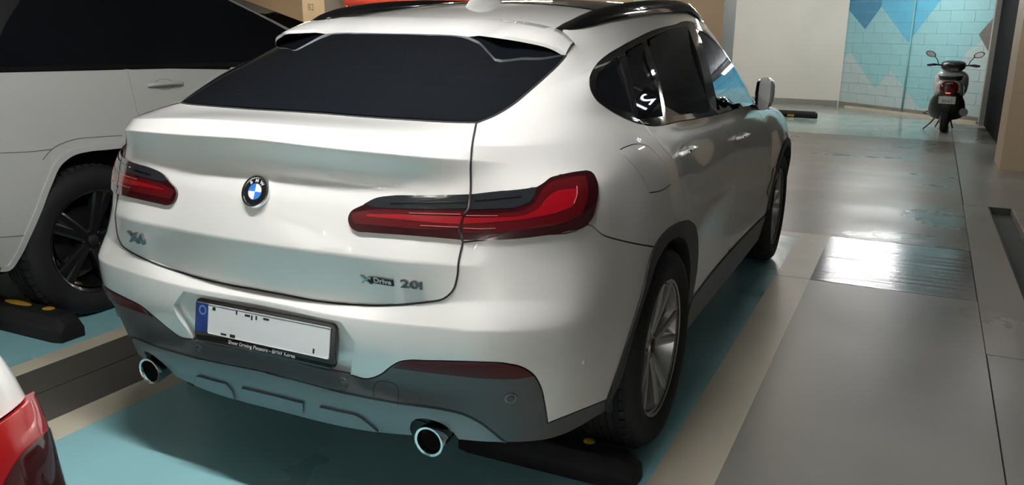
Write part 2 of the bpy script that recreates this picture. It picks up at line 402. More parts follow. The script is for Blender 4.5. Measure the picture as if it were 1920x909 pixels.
tube_light(-.9, 14.6, 2.55, 0, 1.3, 85, label=LB+'the far wheel stop')
tube_light(-3.4, 14.6, 2.55, 0, 1.3, 85, label=LB+'the floor before the white wall')
tube_light(.3, 8.3, 2.5, 0, 1.3, 35, WARM, label='warm tube light above the aisle before the coupe SUV')
tube_light(-3.2, 8.3, 2.5, 0, 1.3, 90, WARM, label='warm tube light above the aisle before the family SUV')
tube_light(-6.4, 8.3, 2.5, 0, 1.3, 90, WARM, label='warm tube light in the middle of the aisle row')
tube_light(-9.6, 8.3, 2.5, 0, 1.3, 90, WARM, label='warm tube light at the far end of the aisle row')
tube_light(-8., 14.2, 2.5, 0, 1.3, 110, WARM2, label='amber tube light before the tan wall')
tube_light(-11., 14.2, 2.5, 0, 1.3, 110, WARM2, label='amber tube light before the column marked B2')
tube_light(-14., 14.2, 2.5, 0, 1.3, 110, WARM2, label='amber tube light in the corner of the tan walls')
# lit bay-number sign hanging over the aisle
M_['sign_lit'] = pmat('lit_sign_white', (.9, .9, .9), .5, emit=(.85, .93, 1.), es=10.)
sg_ = empty('hanging_sign', (2.10, 6.4, 2.2), 0, 'black hanging bay sign with lit white number 21 above the aisle', 'sign', wld=True)
SGM = frame((2.10, 6.4, 2.47), (.98, -.20, 0), (-.20, -.98, -.05))
MB().box(-.18, .18, -.12, .12, -.05, 0, SGM).build('sign_box', M_['black'], sg_, bevel=.008)
text_mesh('lettering', '21', .22, M_['sign_lit'], sg_, SGM @ Matrix.Translation((0, 0, .001)), .001)
for dx in (-.12, .12): MB().tube([tuple(SGM @ Vector((dx, .11, -.025))), (tuple(SGM @ Vector((dx, .11, -.025)))[0], tuple(SGM @ Vector((dx, .11, -.025)))[1], CEIL)], .008, 6).build('hanger', M_['housing'], sg_, smooth=True)
# ================================================================== the white coupe SUV
# half-body control net: columns run from the rear centre round the corner to the nose, rows from the lower lip to the roof edge
def poly_tr(pts, xc, yf):
    P = np.array(pts, float); P = np.concatenate([P[:1]*2-P[1:2], P, P[-1:]+(P[-1:]-P[-2:-1])*1.5])
    best = None
    for a, b in zip(P[:-1], P[1:]):
        for t in np.linspace(0, 1, 40):
            q = a+(b-a)*t; w = at_y(q[0], q[1], yf)
            if best is None or abs(w[0]-xc) < best[0]: best = (abs(w[0]-xc), w[2])
    return best[1]
TRACE = {
 'winbot': [(340,192),(400,197),(467,203),(640,216.5),(773,227),(850,230),(890,231)],
 'duck_top': [(260,218),(383,224),(500,232),(640,245),(773,260),(863,275)],
 'duck_low': [(238,248),(383,255),(500,263),(640,280),(773,292),(873,300)],
 'crease': [(217,400),(300,420),(390,441),(500,460),(640,477),(773,491),(853,495)],
 'shut': [(277,490),(333,511),(467,543),(640,570),(707,573),(773,571),(850,566),(900,560)],
 'line': [(266,636),(340,662),(420,682),(500,698),(640,735),(740,754),(840,769)],
 'diff': [(326,627),(365,640),(500,668),(655,702),(690,710)],
}
bow = lambda x: .13*x*x+.22*x**4
bowb = lambda x: .06*x*x+.12*x**4
XC = [0, .3, .56]
def rowr(trace, y0, b, c3=None):
    r_ = [(x, y0+b(x), poly_tr(TRACE[trace], x, y0+b(x))) for x in XC]
    return r_+[c3]
ROWS = []
# each: c0..c3 (rear), c4 corner, c5 .5-.6, c6 1.0, c7 1.45, c8 2.06, c9 2.9, c10 3.35, c11 3.85, c12 4.25, c13 4.58, c14 nose
ROWS.append([(0,.088,.306),(.3,.092,.311),(.56,.122,.334),(.70,.168,.333),(.815,.240,.333),(.915,.48,.340),(.935,1.0,.30),(.90,1.45,.25),(.89,2.06,.24),(.89,2.9,.24),(.90,3.35,.26),(.93,3.85,.29),(.90,4.25,.26),(.72,4.58,.24),(0,4.68,.22)])
ROWS.append(rowr('line', .03, bowb, (.70,.128,.43))+[(.845,.255,.42),(.928,.50,.42),(.950,1.0,.42),(.925,1.45,.40),(.905,2.06,.39),(.905,2.9,.39),(.915,3.35,.40),(.945,3.85,.42),(.915,4.25,.42),(.75,4.60,.42),(0,4.73,.42)])
ROWS.append(rowr('diff', .034, bowb, (.70,.104,.505))+[(.860,.236,.52),(.937,.51,.53),(.956,1.0,.54),(.933,1.45,.52),(.911,2.06,.50),(.910,2.9,.50),(.92,3.35,.51),(.95,3.85,.53),(.92,4.25,.52),(.76,4.61,.52),(0,4.75,.50)])
ROWS.append([(0,.026,.60),(.3,.014,.60),(.56,.030,.60)]+[(.70,.066,.60),(.868,.212,.60),(.941,.52,.61),(.958,1.0,.62),(.937,1.45,.61),(.914,2.06,.60),(.912,2.9,.60),(.922,3.35,.60),(.952,3.85,.61),(.922,4.25,.60),(.76,4.61,.60),(0,4.75,.60)])
ROWS.append([(0,.026,.688),(.3,.016,.690),(.56,.026,.702),(.70,.058,.704),(.872,.205,.695),(.943,.525,.68),(.958,1.0,.69),(.939,1.45,.68),(.917,2.06,.67),(.914,2.9,.67),(.923,3.35,.67),(.951,3.85,.68),(.922,4.25,.67),(.755,4.61,.67),(0,4.745,.67)])
ROWS.append(rowr('shut', .058, lambda x: -.03*x*x, (.70,.098,.772))+[(.872,.245,.765),(.943,.56,.745),(.957,1.0,.755),(.939,1.45,.74),(.920,2.06,.73),(.915,2.9,.73),(.922,3.35,.73),(.948,3.85,.74),(.918,4.25,.73),(.75,4.60,.73),(0,4.735,.73)])
ROWS.append(rowr('crease', .004, lambda x: .115*x*x, (.70,.118,.866))+[(.866,.283,.862),(.936,.59,.86),(.952,1.0,.86),(.931,1.45,.85),(.915,2.06,.84),(.909,2.9,.83),(.918,3.35,.82),(.938,3.85,.82),(.905,4.25,.81),(.735,4.58,.80),(0,4.70,.80)])
ROWS.append([(x, .034+.147*x*x, .985) for x in XC]+[(.70,.150,.985),(.855,.300,.985),(.917,.62,.98),(.934,1.0,.98),(.914,1.45,.965),(.904,2.06,.945),(.899,2.9,.92),(.908,3.35,.90),(.922,3.85,.89),(.88,4.25,.87),(.71,4.56,.84),(0,4.66,.85)])
ROWS.append([(x, .064+.11*x*x, 1.085-.03*x*x) for x in XC]+[(.70,.188,1.06),(.842,.350,1.05),(.900,.635,1.045),(.913,1.0,1.045),(.897,1.45,1.03),(.890,2.06,1.01),(.886,2.9,.985),(.893,3.35,.955),(.902,3.85,.935),(.865,4.25,.905),(.69,4.55,.865),(0,4.62,.88)])
ROWS.append(rowr('duck_low', .020, bow, (.70,.238,1.118))+[(.818,.395,1.09),(.884,.65,1.085),(.893,1.0,1.085),(.882,1.45,1.07),(.876,2.06,1.05),(.873,2.9,1.025),(.878,3.35,.99),(.885,3.85,.965),(.845,4.25,.93),(.67,4.53,.885),(0,4.58,.905)])
ROWS.append(rowr('duck_top', .055, bow, (.69,.272,1.162))+[(.778,.445,1.157),(.852,.70,1.14),(.868,1.02,1.125),(.862,1.45,1.10),(.860,2.06,1.08),(.858,2.9,1.055),(.862,3.35,1.02),(.865,3.85,.99),(.82,4.25,.95),(.65,4.51,.90),(0,4.54,.925)])
ROWS.append([(0,.30,1.209),(.3,.304,1.207),(.558,.312,1.212),(.665,.42,1.213),(.752,.60,1.220),(.800,.82,1.205),(.838,1.05,1.155),(.850,1.45,1.135),(.852,2.06,1.110),(.850,2.9,1.088),(.842,3.35,1.05),(.84,3.85,1.01),(.79,4.25,.968),(.62,4.48,.912),(0,4.50,.94)])
ROWS.append([(0,.575,1.370),(.3,.575,1.364),(.612,.570,1.295),(.668,.66,1.305),(.722,.78,1.316),(.742,1.08,1.335),(.748,1.42,1.350),(.745,1.76,1.350),(.742,2.25,1.345),(.752,2.86,1.285),(.785,3.30,1.125),(.78,3.78,1.035),(.72,4.22,.985),(.56,4.44,.925),(0,4.46,.952)])
ROWS.append([(0,.86,1.489),(.3,.86,1.478),(.604,.850,1.388),(.636,.99,1.395),(.660,1.24,1.414),(.640,1.60,1.466),(.630,1.90,1.497),(.622,2.2,1.512),(.620,2.5,1.517),(.655,2.86,1.430),(.755,3.24,1.20),(.70,3.72,1.052),(.62,4.18,1.005),(.48,4.40,.94),(0,4.42,.965)])
ROWS.append([(0,.905,1.500),(.3,.915,1.496),(.530,.945,1.468),(.560,1.06,1.482),(.578,1.28,1.508),(.588,1.62,1.538),(.590,1.92,1.556),(.590,2.2,1.566),(.588,2.5,1.570),(.598,2.80,1.525),(.705,3.14,1.285),(.60,3.66,1.066),(.50,4.15,1.02),(.38,4.36,.955),(0,4.38,.98)])
PT = np.array(ROWS); NR, NC = PT.shape[:2]
SHARP = np.array([0, .0, .2, 0, .8, .95, .92, 0, 0, .9, .9, .75, 0, .3, 0])
# creases die out towards the flank
FADE = np.array([1, 1, 1, .9, .45, .1, 0, 0, 0, 0, 0, 0, 0, 0, 0])
SH = SHARP[:, None]*FADE[None, :]
SH[11, :] = .75; SH[11, 10:] = .1; SH[13, 4:10] = .5
MIR = np.array([-1, 1, 1.])
def herm(Pm, P0, P1, Pp, t, s0=0., s1=0.):
    h = np.linalg.norm(P1-P0, axis=-1, keepdims=True)+1e-9
    hm = np.linalg.norm(P0-Pm, axis=-1, keepdims=True)+1e-9; hp = np.linalg.norm(Pp-P1, axis=-1, keepdims=True)+1e-9
    d = (P1-P0)/h; dm = (P0-Pm)/hm; dp = (Pp-P1)/hp
    m0 = (dm*h+d*hm)/(h+hm); m1 = (d*hp+dp*h)/(h+hp)
    m0 = m0*(1-s0)+d*s0; m1 = m1*(1-s1)+d*s1
    t2, t3 = t*t, t*t*t
    return (2*t3-3*t2+1)*P0+(t3-2*t2+t)*m0*h+(-2*t3+3*t2)*P1+(t3-t2)*m1*h
XFR, XFT = np.eye(3), np.zeros(3)
def Sarr(u, v):
    """surface point for arrays u (signed column), v (row)"""
    u = np.asarray(u, float); v = np.clip(np.asarray(v, float), 0, NR-1)
    sg = np.where(u < 0, -1., 1.); a = np.clip(np.abs(u), 0, NC-1)
    i = np.minimum(a.astype(int), NC-2); t = (a-i)[:, None]
    j = np.minimum(v.astype(int), NR-2); q = (v-j)[:, None]
    def colpt(c):
        cc = np.abs(c); fl = (c < 0) | (c > NC-1); cc = np.where(c > NC-1, 2*(NC-1)-c, cc)
        p = herm(PE[j, cc], PE[j+1, cc], PE[j+2, cc], PE[j+3, cc], q, SE[j, cc][:, None], SE[j+1, cc][:, None])
        p = p.copy(); p[fl, 0] *= -1; return p
    r = herm(colpt(i-1), colpt(i), colpt(i+1), colpt(i+2), t)
    r[:, 0] *= sg; return r@XFR.T+XFT
def Snorm(u, v, e=.012):
    u = np.asarray(u, float); v = np.asarray(v, float)
    lim = NC-1-1e-4
    a = Sarr(np.clip(u+e, -lim, lim), v)-Sarr(np.clip(u-e, -lim, lim), v)
    b = Sarr(u, np.clip(v+e, 0, NR-1))-Sarr(u, np.clip(v-e, 0, NR-1))
    n = np.cross(a, b); n /= np.linalg.norm(n, axis=1, keepdims=True)+1e-12
    return n
# dense lattice for ray casting (signed u)
KU, KV = 10, 10
def set_surface(P_, S_, rz=0., t=(0, 0, 0), crease=()):
    """make P_ (rows x columns x 3) the current body surface"""
    global PT, SE, NR, NC, PE, XFR, XFT, LAT, quads, tris, BVH, UVL, ROWF
    PT = P_; SE = S_; NR, NC = PT.shape[:2]
    PE = np.concatenate([PT[:1]*2-PT[1:2], PT, PT[-1:]*2-PT[-2:-1]], 0)           # ghost rows
    XFR = np.array([[math.cos(rz), -math.sin(rz), 0], [math.sin(rz), math.cos(rz), 0], [0, 0, 1]]); XFT = np.array(t, float)
    us = np.linspace(-(NC-1), NC-1, 2*(NC-1)*KU+1); vsx = np.linspace(0, NR-1, (NR-1)*KV+1)
    UU, VV = np.meshgrid(us, vsx); LAT = Sarr(UU.ravel(), VV.ravel()); nu, nv = len(us), len(vsx)
    quads = [(b*nu+a, b*nu+a+1, (b+1)*nu+a+1, (b+1)*nu+a) for b in range(nv-1) for a in range(nu-1)]
    tris = []
    for q_ in quads: tris.append((q_[0], q_[1], q_[2])); tris.append((q_[0], q_[2], q_[3]))
    BVH = BVHTree.FromPolygons([Vector(p) for p in LAT], tris, all_triangles=True)
    UVL = np.stack([UU.ravel(), VV.ravel()], 1)
    ROWF = sorted(set([float(r_) for r_ in range(NR)]+[r_+d for r_ in range(NR-1) for d in (.2, .4, .6, .8)]+[r_+d for r_ in crease for d in (-.06, .06)]))
set_surface(PT, SH, crease=(4, 5, 6, 9, 10, 11, 13))
def hit_uv(o, d):
    loc, no, idx, dist = BVH.ray_cast(Vector(o), Vector(d))
    if loc is None: return None
    t = tris[idx]; A, B, C = [Vector(LAT[k]) for k in t]
    w = geometry.barycentric_transform(loc, A, B, C, *[Vector((*UVL[k], 0)) for k in t])
    return np.array([w.x, w.y])
def pix(px, py): return hit_uv(CAM, ray(px, py))
def side(yy, zz): return hit_uv((3, yy, zz), (-1, 0, 0))
def rear(xx, zz): return hit_uv((xx, -3, zz), (0, 1, 0))
def spl(pts, step=5., closed=False):
    """smooth dense polyline through pixel points; a third element 1 marks a corner"""
    P = [np.array(p[:2], float) for p in pts]; cor = [len(p) > 2 for p in pts]; n = len(P); out = []
    for k in range(n-1 if not closed else n):
        p0, p1 = P[k], P[(k+1) % n]
        pm = P[k-1] if (k > 0 or closed) and not cor[k] else p0*2-p1
        pp = P[(k+2) % n] if (k+2 < n or closed) and not cor[(k+1) % n] else p1*2-p0
        m_ = max(2, int(np.linalg.norm(p1-p0)/step))
        tt = np.linspace(0, 1, m_, endpoint=False)[:, None]
        out.append(herm(pm[None], p0[None], p1[None], pp[None], tt))
    if not closed: out.append(P[-1][None])
    return np.concatenate(out)
def pixline(pts, step=5., closed=False):
    r = [pix(*p) for p in spl(pts, step, closed)]
    return [p for p in r if p is not None]
def sideline(pts, step=.02):
    r = [side(*p) for p in spl(pts, step)]
    return [p for p in r if p is not None]
def inpoly(P, poly):
    x, y = P[:, 0], P[:, 1]; inside = np.zeros(len(P), bool); n = len(poly)
    x0, y0 = poly[:, 0], poly[:, 1]; x1, y1 = np.roll(x0, -1), np.roll(y0, -1)
    for k in range(n):
        c_ = ((y0[k] > y) != (y1[k] > y))
        if not c_.any(): continue
        xi = (x1[k]-x0[k])*(y-y0[k])/(y1[k]-y0[k]+1e-15)+x0[k]
        inside ^= c_ & (x < xi)
    return inside
def clean(poly, eps=2e-3):
    o = []
    for p in poly:
        if not o or np.linalg.norm(np.array(p)-o[-1]) > eps: o.append(np.array(p, float))
    if len(o) > 2 and np.linalg.norm(o[0]-o[-1]) < eps: o.pop()
    return np.array(o)
FITS = []
def panel(name, poly, mat, parent, holes=(), off=0., inset=.0022, depth=.014, fine=1., disp=None, fit=False):
    """conformal sheet on the body surface inside a (u,v) outline, edges turned inwards"""
    poly = clean(poly); holes = [clean(h) for h in holes]
    # boundaries: resample to short pieces in 3D
    def resample(pl):
        o = []; Q = Sarr(pl[:, 0], pl[:, 1]); n = len(pl)
        for k in range(n):
            a, b = pl[k], pl[(k+1) % n]; L_ = np.linalg.norm(Q[(k+1) % n]-Q[k])
            for t in np.linspace(0, 1, max(1, int(L_/.025))+0, endpoint=False): o.append(a+(b-a)*t)
        return clean(o, 1.5e-3)
    loops = [resample(poly)]+[resample(h) for h in holes]
    du = .2/fine
    lo, hi = loops[0].min(0), loops[0].max(0)
    gu = np.arange(math.floor(lo[0]/du)*du, hi[0]+du, du)
    gv = np.array([r_ for r_ in ROWF if lo[1] < r_ < hi[1]]) if fine <= 1 else np.arange(lo[1], hi[1], .2/fine)
    pts2 = [np.array(p) for l in loops for p in l]; edges = []; b = 0
    for l in loops:
        n = len(l); edges += [(b+i, b+(i+1) % n) for i in range(n)]; b += n
    nb = b
    if len(gu) and len(gv):
        G = np.stack(np.meshgrid(gu, gv), -1).reshape(-1, 2)
        k = inpoly(G, loops[0])
        for h in loops[1:]: k &= ~inpoly(G, h)
        G = G[k]
        if len(G):
            B_ = np.array(pts2); sc = np.array([1., 1.])
            d = np.array([np.min(np.abs(B_-g).max(1)) for g in G]); G = G[d > .03/max(1, fine)]
            pts2 += list(G)
    vo, eo, fo, ov, oe, of = geometry.delaunay_2d_cdt([Vector(p) for p in pts2], edges, [], 0, 1e-6)
    V2 = np.array([[p.x, p.y] for p in vo]); F = np.array([list(f) for f in fo if len(f) == 3])
    cen = V2[F].mean(1); k = inpoly(cen, loops[0])
    for h in loops[1:]: k &= ~inpoly(cen, h)
    F = F[k]
    P3 = Sarr(V2[:, 0], V2[:, 1]); Nn = Snorm(V2[:, 0], V2[:, 1])
    # consistent winding
    fn = np.cross(P3[F[:, 1]]-P3[F[:, 0]], P3[F[:, 2]]-P3[F[:, 0]])
    flip = (fn*Nn[F].mean(1)).sum(1) < 0
    F[flip] = F[flip][:, ::-1]
    if disp is not None: P3 = P3+Nn*disp(V2, P3)[:, None]
    if fit:                                   # flat-curved glass: x = a + b y + c z + d z^2
        sx_ = np.sign(P3[:, 0].mean()); yy, zz = P3[:, 1], P3[:, 2]; d_ = -.22
        A = np.stack([np.ones(len(P3)), yy, zz], 1); co = np.linalg.lstsq(A, np.abs(P3[:, 0])-d_*(zz-1.25)**2, rcond=None)[0]
        P3 = P3.copy(); P3[:, 0] = sx_*(A@co+d_*(zz-1.25)**2)
        Nn = np.stack([np.full(len(P3), sx_), np.full(len(P3), -co[1]), -(co[2]+2*d_*(zz-1.25))], 1); Nn /= np.linalg.norm(Nn, axis=1, keepdims=True)
        FITS.append(co)
    P3 = P3+Nn*off
    # boundary half-edges
    cnt = {}
    for f in F:
        for a, b2 in ((f[0], f[1]), (f[1], f[2]), (f[2], f[0])): cnt[(a, b2)] = 1
    bd = [(a, b2) for a, b2 in cnt if (b2, a) not in cnt]
    acc = {}
    for a, b2 in bd:
        t = P3[b2]-P3[a]; t = t/(np.linalg.norm(t)+1e-12); w = np.cross(Nn[a], t)
        for q in (a, b2): acc[q] = acc.get(q, 0)+w
    for q, w in acc.items():
        w = w/(np.linalg.norm(w)+1e-12); P3[q] = P3[q]+w*inset
    verts = list(P3); norms = list(Nn); faces = [tuple(f) for f in F]
    if depth:
        top, bot = {}, {}
        for q, w in acc.items():
            w = w/(np.linalg.norm(w)+1e-12)
            top[q] = len(verts); verts.append(P3[q]); norms.append(-w)
            bot[q] = len(verts); verts.append(P3[q]-Nn[q]*depth); norms.append(-w)
        for a, b2 in bd: faces.append((top[b2], top[a], bot[a], bot[b2]))
    return mesh(name, verts, faces, mat, parent, True, norms)
def mirror_uv(pl): return [np.array([-p[0], p[1]]) for p in pl]
def both(name, poly, mat, parent, **kw):
    hs = kw.pop('holes', ())
    a = panel(name, poly, mat, parent, holes=hs, **kw)
    b = panel(name, [np.array([-p[0], p[1]]) for p in poly][::-1], mat, parent, holes=[mirror_uv(h) for h in hs], **kw)
    return a, b
def symm(right):
    """closed outline from a right-half line that starts and ends on u=0"""
    r = [np.array(p, float) for p in right]
    return r+[np.array([-p[0], p[1]]) for p in r[::-1]]
def on_center(v): return np.array([0., v])
def sframe(uv, up=(0, 0, 1), off=0.):
    p = Sarr([uv[0]], [uv[1]])[0]; n = Snorm([uv[0]], [uv[1]])[0]
    z = Vector(n); yv = Vector(up); yv = (yv-z*yv.dot(z)).normalized(); xv = yv.cross(z)
    return frame(tuple(p+n*off), tuple(xv), tuple(n))
def ribbon(name, uvs, w, mat, parent, off=.0015, depth=.004, closed=False):
    """narrow strip following a line on the body"""
    uvs = clean(uvs); P = Sarr(uvs[:, 0], uvs[:, 1]); Nn = Snorm(uvs[:, 0], uvs[:, 1]); n = len(P)
    v = []; f = []
    for k in range(n):
        a = P[(k-1) % n] if closed else P[max(k-1, 0)]; b = P[(k+1) % n] if closed else P[min(k+1, n-1)]
        t = b-a; t = t/(np.linalg.norm(t)+1e-12); s = np.cross(Nn[k], t)
        for dx, dz in ((-.5, -depth), (-.5, off), (.5, off), (.5, -depth)): v.append(P[k]+s*w*dx+Nn[k]*dz)
    for k in range(n if closed else n-1):
        k2 = (k+1) % n
        for e in range(3): f.append((k*4+e, k*4+e+1, k2*4+e+1, k2*4+e))
    return mesh(name, v, f, mat, parent, False)

car = empty('coupe_suv', (0, 1.4, 0), 0, 'white coupe SUV parked in the teal bay, black roof rails, red tail lights', 'car', wld=True)

# ---- outlines (pixels of the photograph cast onto the body)
shut_side = pixline([(893,231),(885,273),(882.5,303),(882,363),(878,396),(868,406,1),(863,436),(868,454,1),(860,490),(857,520),(850,543),(833,559),(800,566),(773,569),(707,573),(640,570)])
cv = rear(0, .706)
tg = [on_center(cv[1])]+[p for p in shut_side[::-1] if p[0] > .05]
wb = [np.array([t, 11.0]) for t in np.linspace(shut_side[0][0], 0, 14)]
tg = tg+[p for p in wb[1:-1]]+[on_center(11.0)]
# lower boundary of the painted bumper (right half, from the arch inwards)
arch_out = pixline([(1137,749),(1156,696),(1177,632),(1203,548),(1227,463),(1245,437),(1272,418),(1290,413)])
diff_edge = pixline([(1137,749,1),(1090,768),(1027,793,1),(1022,760),(1014,726),(1000,702),(980,689),(950,681.5),(900,678.5),(850,677),(800,676),(765,675.5),(750,678),(735,686),(712,703),(690,710),(655,702),(630,697)])
dv = rear(0, .517)
quarter_line = pixline([(868,454),(1000,440),(1080,432),(1102,421),(1130,440),(1170,452),(1227,463)])
i_b = int(np.argmin([abs(p[0]-quarter_line[-1][0])+abs(p[1]-quarter_line[-1][1]) for p in arch_out]))
low_shut = [p for p in shut_side if p[1] < quarter_line[0][1]+.001 and p[0] > .05]
bump_r = [on_center(dv[1])]+[p for p in diff_edge[::-1] if p[0] > .02]+arch_out[1:i_b]+quarter_line[::-1]+low_shut+[on_center(cv[1])]
recess = pixline([(637,583),(664,641),(656,704,1)])
paint = M_['paint']; BLK = M_['gloss_black']
# number-plate notch in the bumper
notch = pixline([(638,604,1),(664.5,643,1),(656,703)])
nv = notch[0][1]
bump_r = [on_center(nv)]+notch+[p for p in diff_edge[::-1] if p[0] > notch[-1][0]+.005]+arch_out[1:i_b]+quarter_line[::-1]+low_shut+[on_center(cv[1])]
panel('tailgate', symm(tg), paint, car)
panel('rear_bumper', symm(bump_r), paint, car, depth=.024)
pr = [on_center(nv+.75), np.array([notch[0][0], nv+.6])]+[p+np.array([.12, .05]) for p in notch]+[np.array([notch[-1][0]+.1, notch[-1][1]-.25]), on_center(dv[1]-.25)]
vt = nv+.12
panel('plate_recess', symm(pr[::-1]), paint, car, off=-.020, depth=0)
ribbon('shut_line', [p for p in shut_side], .0052, M_['gap'], car, off=.0022)
ribbon('shut_line', mirror_uv(shut_side), .0052, M_['gap'], car, off=.0022)
ribbon('shut_line', [np.array([t, cv[1]+(shut_side[-1][1]-cv[1])*(abs(t)/shut_side[-1][0])**2]) for t in np.linspace(-shut_side[-1][0], shut_side[-1][0], 30)], .0052, M_['gap'], car, off=.0022)
# rear diffuser (charcoal) and silver skid
line_r = pixline([(963,838),(940,823),(923,809),(905,795),(890,786),(868,776),(840,769),(740,754),(640,735)])
lv = rear(0, .46)
skid_top = [on_center(lv[1])]+[p for p in line_r[::-1] if p[0] > .05]
dout = pixline([(1137,749,1),(1133,773),(1107,799),(1065,816),(1027,829)])
def low_uv(u): return np.array([u, .0])
u_end = dout[-1][0]; u_tip = skid_top[-1][0]
diff_poly = [on_center(dv[1])]+[np.array([p[0], p[1]]) for p in diff_edge[::-1] if p[0] > .02]+dout+[low_uv(t) for t in np.linspace(u_end, u_tip, 8)]+skid_top[::-1]
panel('diffuser', symm(diff_poly), M_['plastic'], car)
pipe_cut = pixline([(861,827,1),(851,813),(838,801),(822,792),(806,787),(790,785),(779,787),(773,792),(770,803)])
sk = skid_top+[low_uv(t) for t in np.linspace(u_tip, pipe_cut[0][0], 6)][1:]+[p for p in pipe_cut if p[1] > .02]+[low_uv(pipe_cut[-1][0]-.02)]+[low_uv(t) for t in np.linspace(pipe_cut[-1][0]-.04, 0, 8)]
panel('skid_plate', symm(sk), M_['skid'], car, depth=.02)
gp = ribbon('trim_line', symm(skid_top), .007, M_['gap'], car, off=.001, closed=False)
ua_, ub_ = pix(602, 772)[0], pix(708, 799)[0]
pad = [np.array(p) for p in ((ua_+.03, .06), (ua_, .30), (ua_+.03, .52), (ub_-.22, .52), (ub_-.15, .46), (ub_, .06))]
both('skid_pad', pad, M_['skid'], car, off=.007, depth=.012)
pc = pixline([(478,732),(520,742),(552,753),(566,771,1),(540,768),(480,748)], closed=True)
cpad = np.array(pc); cpad = [np.array([u, v]) for u, v in ((-.33, .16), (.33, .16), (.40, .50), (-.40, .50))]
panel('skid_pad', cpad, M_['skid'], car, off=.007, depth=.012)
# side: quarter panel, doors, sills
dlo_rear = pixline([(1215,233.5),(1200,232),(1170,221),(1140,204),(1116,184),(1107,165),(1107,145),(1119,121),(1143,100),(1165,87),(1195,71),(1220,59),(1245,51),(1268,46)])
u0 = dlo_rear[0][0]; ut = dlo_rear[-1][0]
dlo = dlo_rear+[np.array([t, 13.0]) for t in np.linspace(ut+.35, 9.2, 24)]+[np.array([9.6, 12.75]), np.array([9.86, 12.2]), np.array([9.93, 11.6]), np.array([9.9, 11.05])]+[np.array([t, 11.0]) for t in np.linspace(9.85, max(u0, 6.3), 20)]
wedge = pixline([(893,231),(927,217),(960,197),(993,170),(1023,143),(1047,120),(1061,104)])
up_shut = [p for p in shut_side if p[1] >= quarter_line[0][1]-.01]
door_r = pixline([(1209,234),(1240,274),(1262,300),(1279,330),(1287,360),(1291,395),(1291,412)])
k0 = [p for p in dlo if True]
roof_v = 14.0
topline = [np.array([t, roof_v]) for t in np.linspace(10.2, 2.25, 40)]
i_d = int(np.argmin([np.linalg.norm(p-door_r[0]) for p in dlo_rear]))
quarter = up_shut+quarter_line[1:]+arch_out[i_b+1:]+door_r[::-1]+dlo_rear[i_d+1:]+dlo[len(dlo_rear):len(dlo_rear)+27]+[np.array([10.0, 11.9])]+topline+wedge[::-1][:-1]
fuel = pixline([(1163,281),(1172,276),(1200,270),(1210,272),(1235,294),(1252,318),(1258,345,1),(1240,357),(1218,361,1),(1208,340),(1190,312),(1170,291)], closed=True)
panel('quarter_panel', quarter, paint, car, holes=[fuel])
panel('quarter_panel', mirror_uv(quarter)[::-1], paint, car)
panel('fuel_flap', fuel, paint, car, off=.0005, inset=.0015)
arch_fr = pixline([(1290,413),(1300,420),(1305,437),(1307,465),(1305,506)])
RA, FA = (1.03, .365), (3.89, .365)          # axle positions
def arc(cen, r, a0, a1, n=30):
    return [(cen[0]+r*math.cos(math.radians(a)), cen[1]+r*math.sin(math.radians(a))) for a in np.linspace(a0, a1, n)]
def sides(pts): return [p for p in (side(*q) for q in pts) if p is not None]
fr_end = arch_fr[-1]
y_e = float(Sarr([fr_end[0]], [fr_end[1]])[0][1])
sill_v = lambda yy: side(yy, .395+.0*(yy-1.5))
split = pixline([(1341,215),(1358,242),(1372,256),(1379,290),(1379,330),(1376,390),(1370,446)])
ys = float(Sarr([split[-1][0]], [split[-1][1]])[0][1])
bot_r = sides([(t, .40) for t in np.linspace(1.56, ys-.005, 12)])
rdoor = door_r+arch_fr[1:]+[p for p in bot_r]+split[::-1]+[np.array([t, 11.0]) for t in np.linspace(split[0][0], 6.35, 10)]
rdoor = [p for p in rdoor]
both('rear_door', rdoor, paint, car)
fedge = sideline([(3.17,1.06),(3.25,.98),(3.27,.85),(3.27,.60),(3.22,.46),(3.17,.40)])
fdoor = split+sides([(t, .40) for t in np.linspace(ys+.02, 3.15, 14)])+fedge[::-1]+[np.array([t, 11.0]) for t in np.linspace(9.6, split[0][0]+.05, 16)]
both('front_door', fdoor, paint, car)
farch = sides(arc(FA, .445, 172, 12, 40))
ffend = fedge+sides([(3.30,.40),(3.40,.40)])+farch+sides([(4.40,.50)])+[np.array([12.5, 4.0]), np.array([12.5, 10.6])]+[np.array([t, 10.6]) for t in np.linspace(12.4, 10.2, 12)]+[np.array([9.9, 10.95])]
both('front_fender', ffend, paint, car)
fb = [np.array([12.52, 10.3]), np.array([12.52, 1.5]), np.array([12.3, .4]), np.array([12.5, 0.])]+[np.array([t, 0.]) for t in np.linspace(12.8, 14, 6)]+[np.array([t, 10.3]) for t in np.linspace(14, 12.7, 6)]
both('front_bumper', fb, paint, car, inset=0)
# hood
hu = np.linspace(10.6, 13.95, 28); hv = list(np.linspace(10.62, 14, 9)); V = []; F = []
for t in hu:
    L_ = Sarr([t]*9, hv); e = L_[-1]
    r_ = list(L_)+[np.array([e[0]*(1-k/6), e[1]+.01*math.sin(k/6*1.57), e[2]+.035*(1-(1-k/6)**2)]) for k in range(1, 7)]
    full = r_+[p*MIR for p in r_[::-1][1:]]
    V += full
nn = len(V)//len(hu)
for a in range(len(hu)-1):
    for b in range(nn-1): F.append((a*nn+b, a*nn+b+1, (a+1)*nn+b+1, (a+1)*nn+b))
mesh('hood', V, F, paint, car)
# sill trims
sill = sides([(t, .398) for t in np.linspace(1.50, 3.40, 30)])+[np.array([t, .03]) for t in np.linspace(9.9, 7.1, 20)]
both('side_sill', sill, M_['plastic'], car, off=.008, depth=.03)
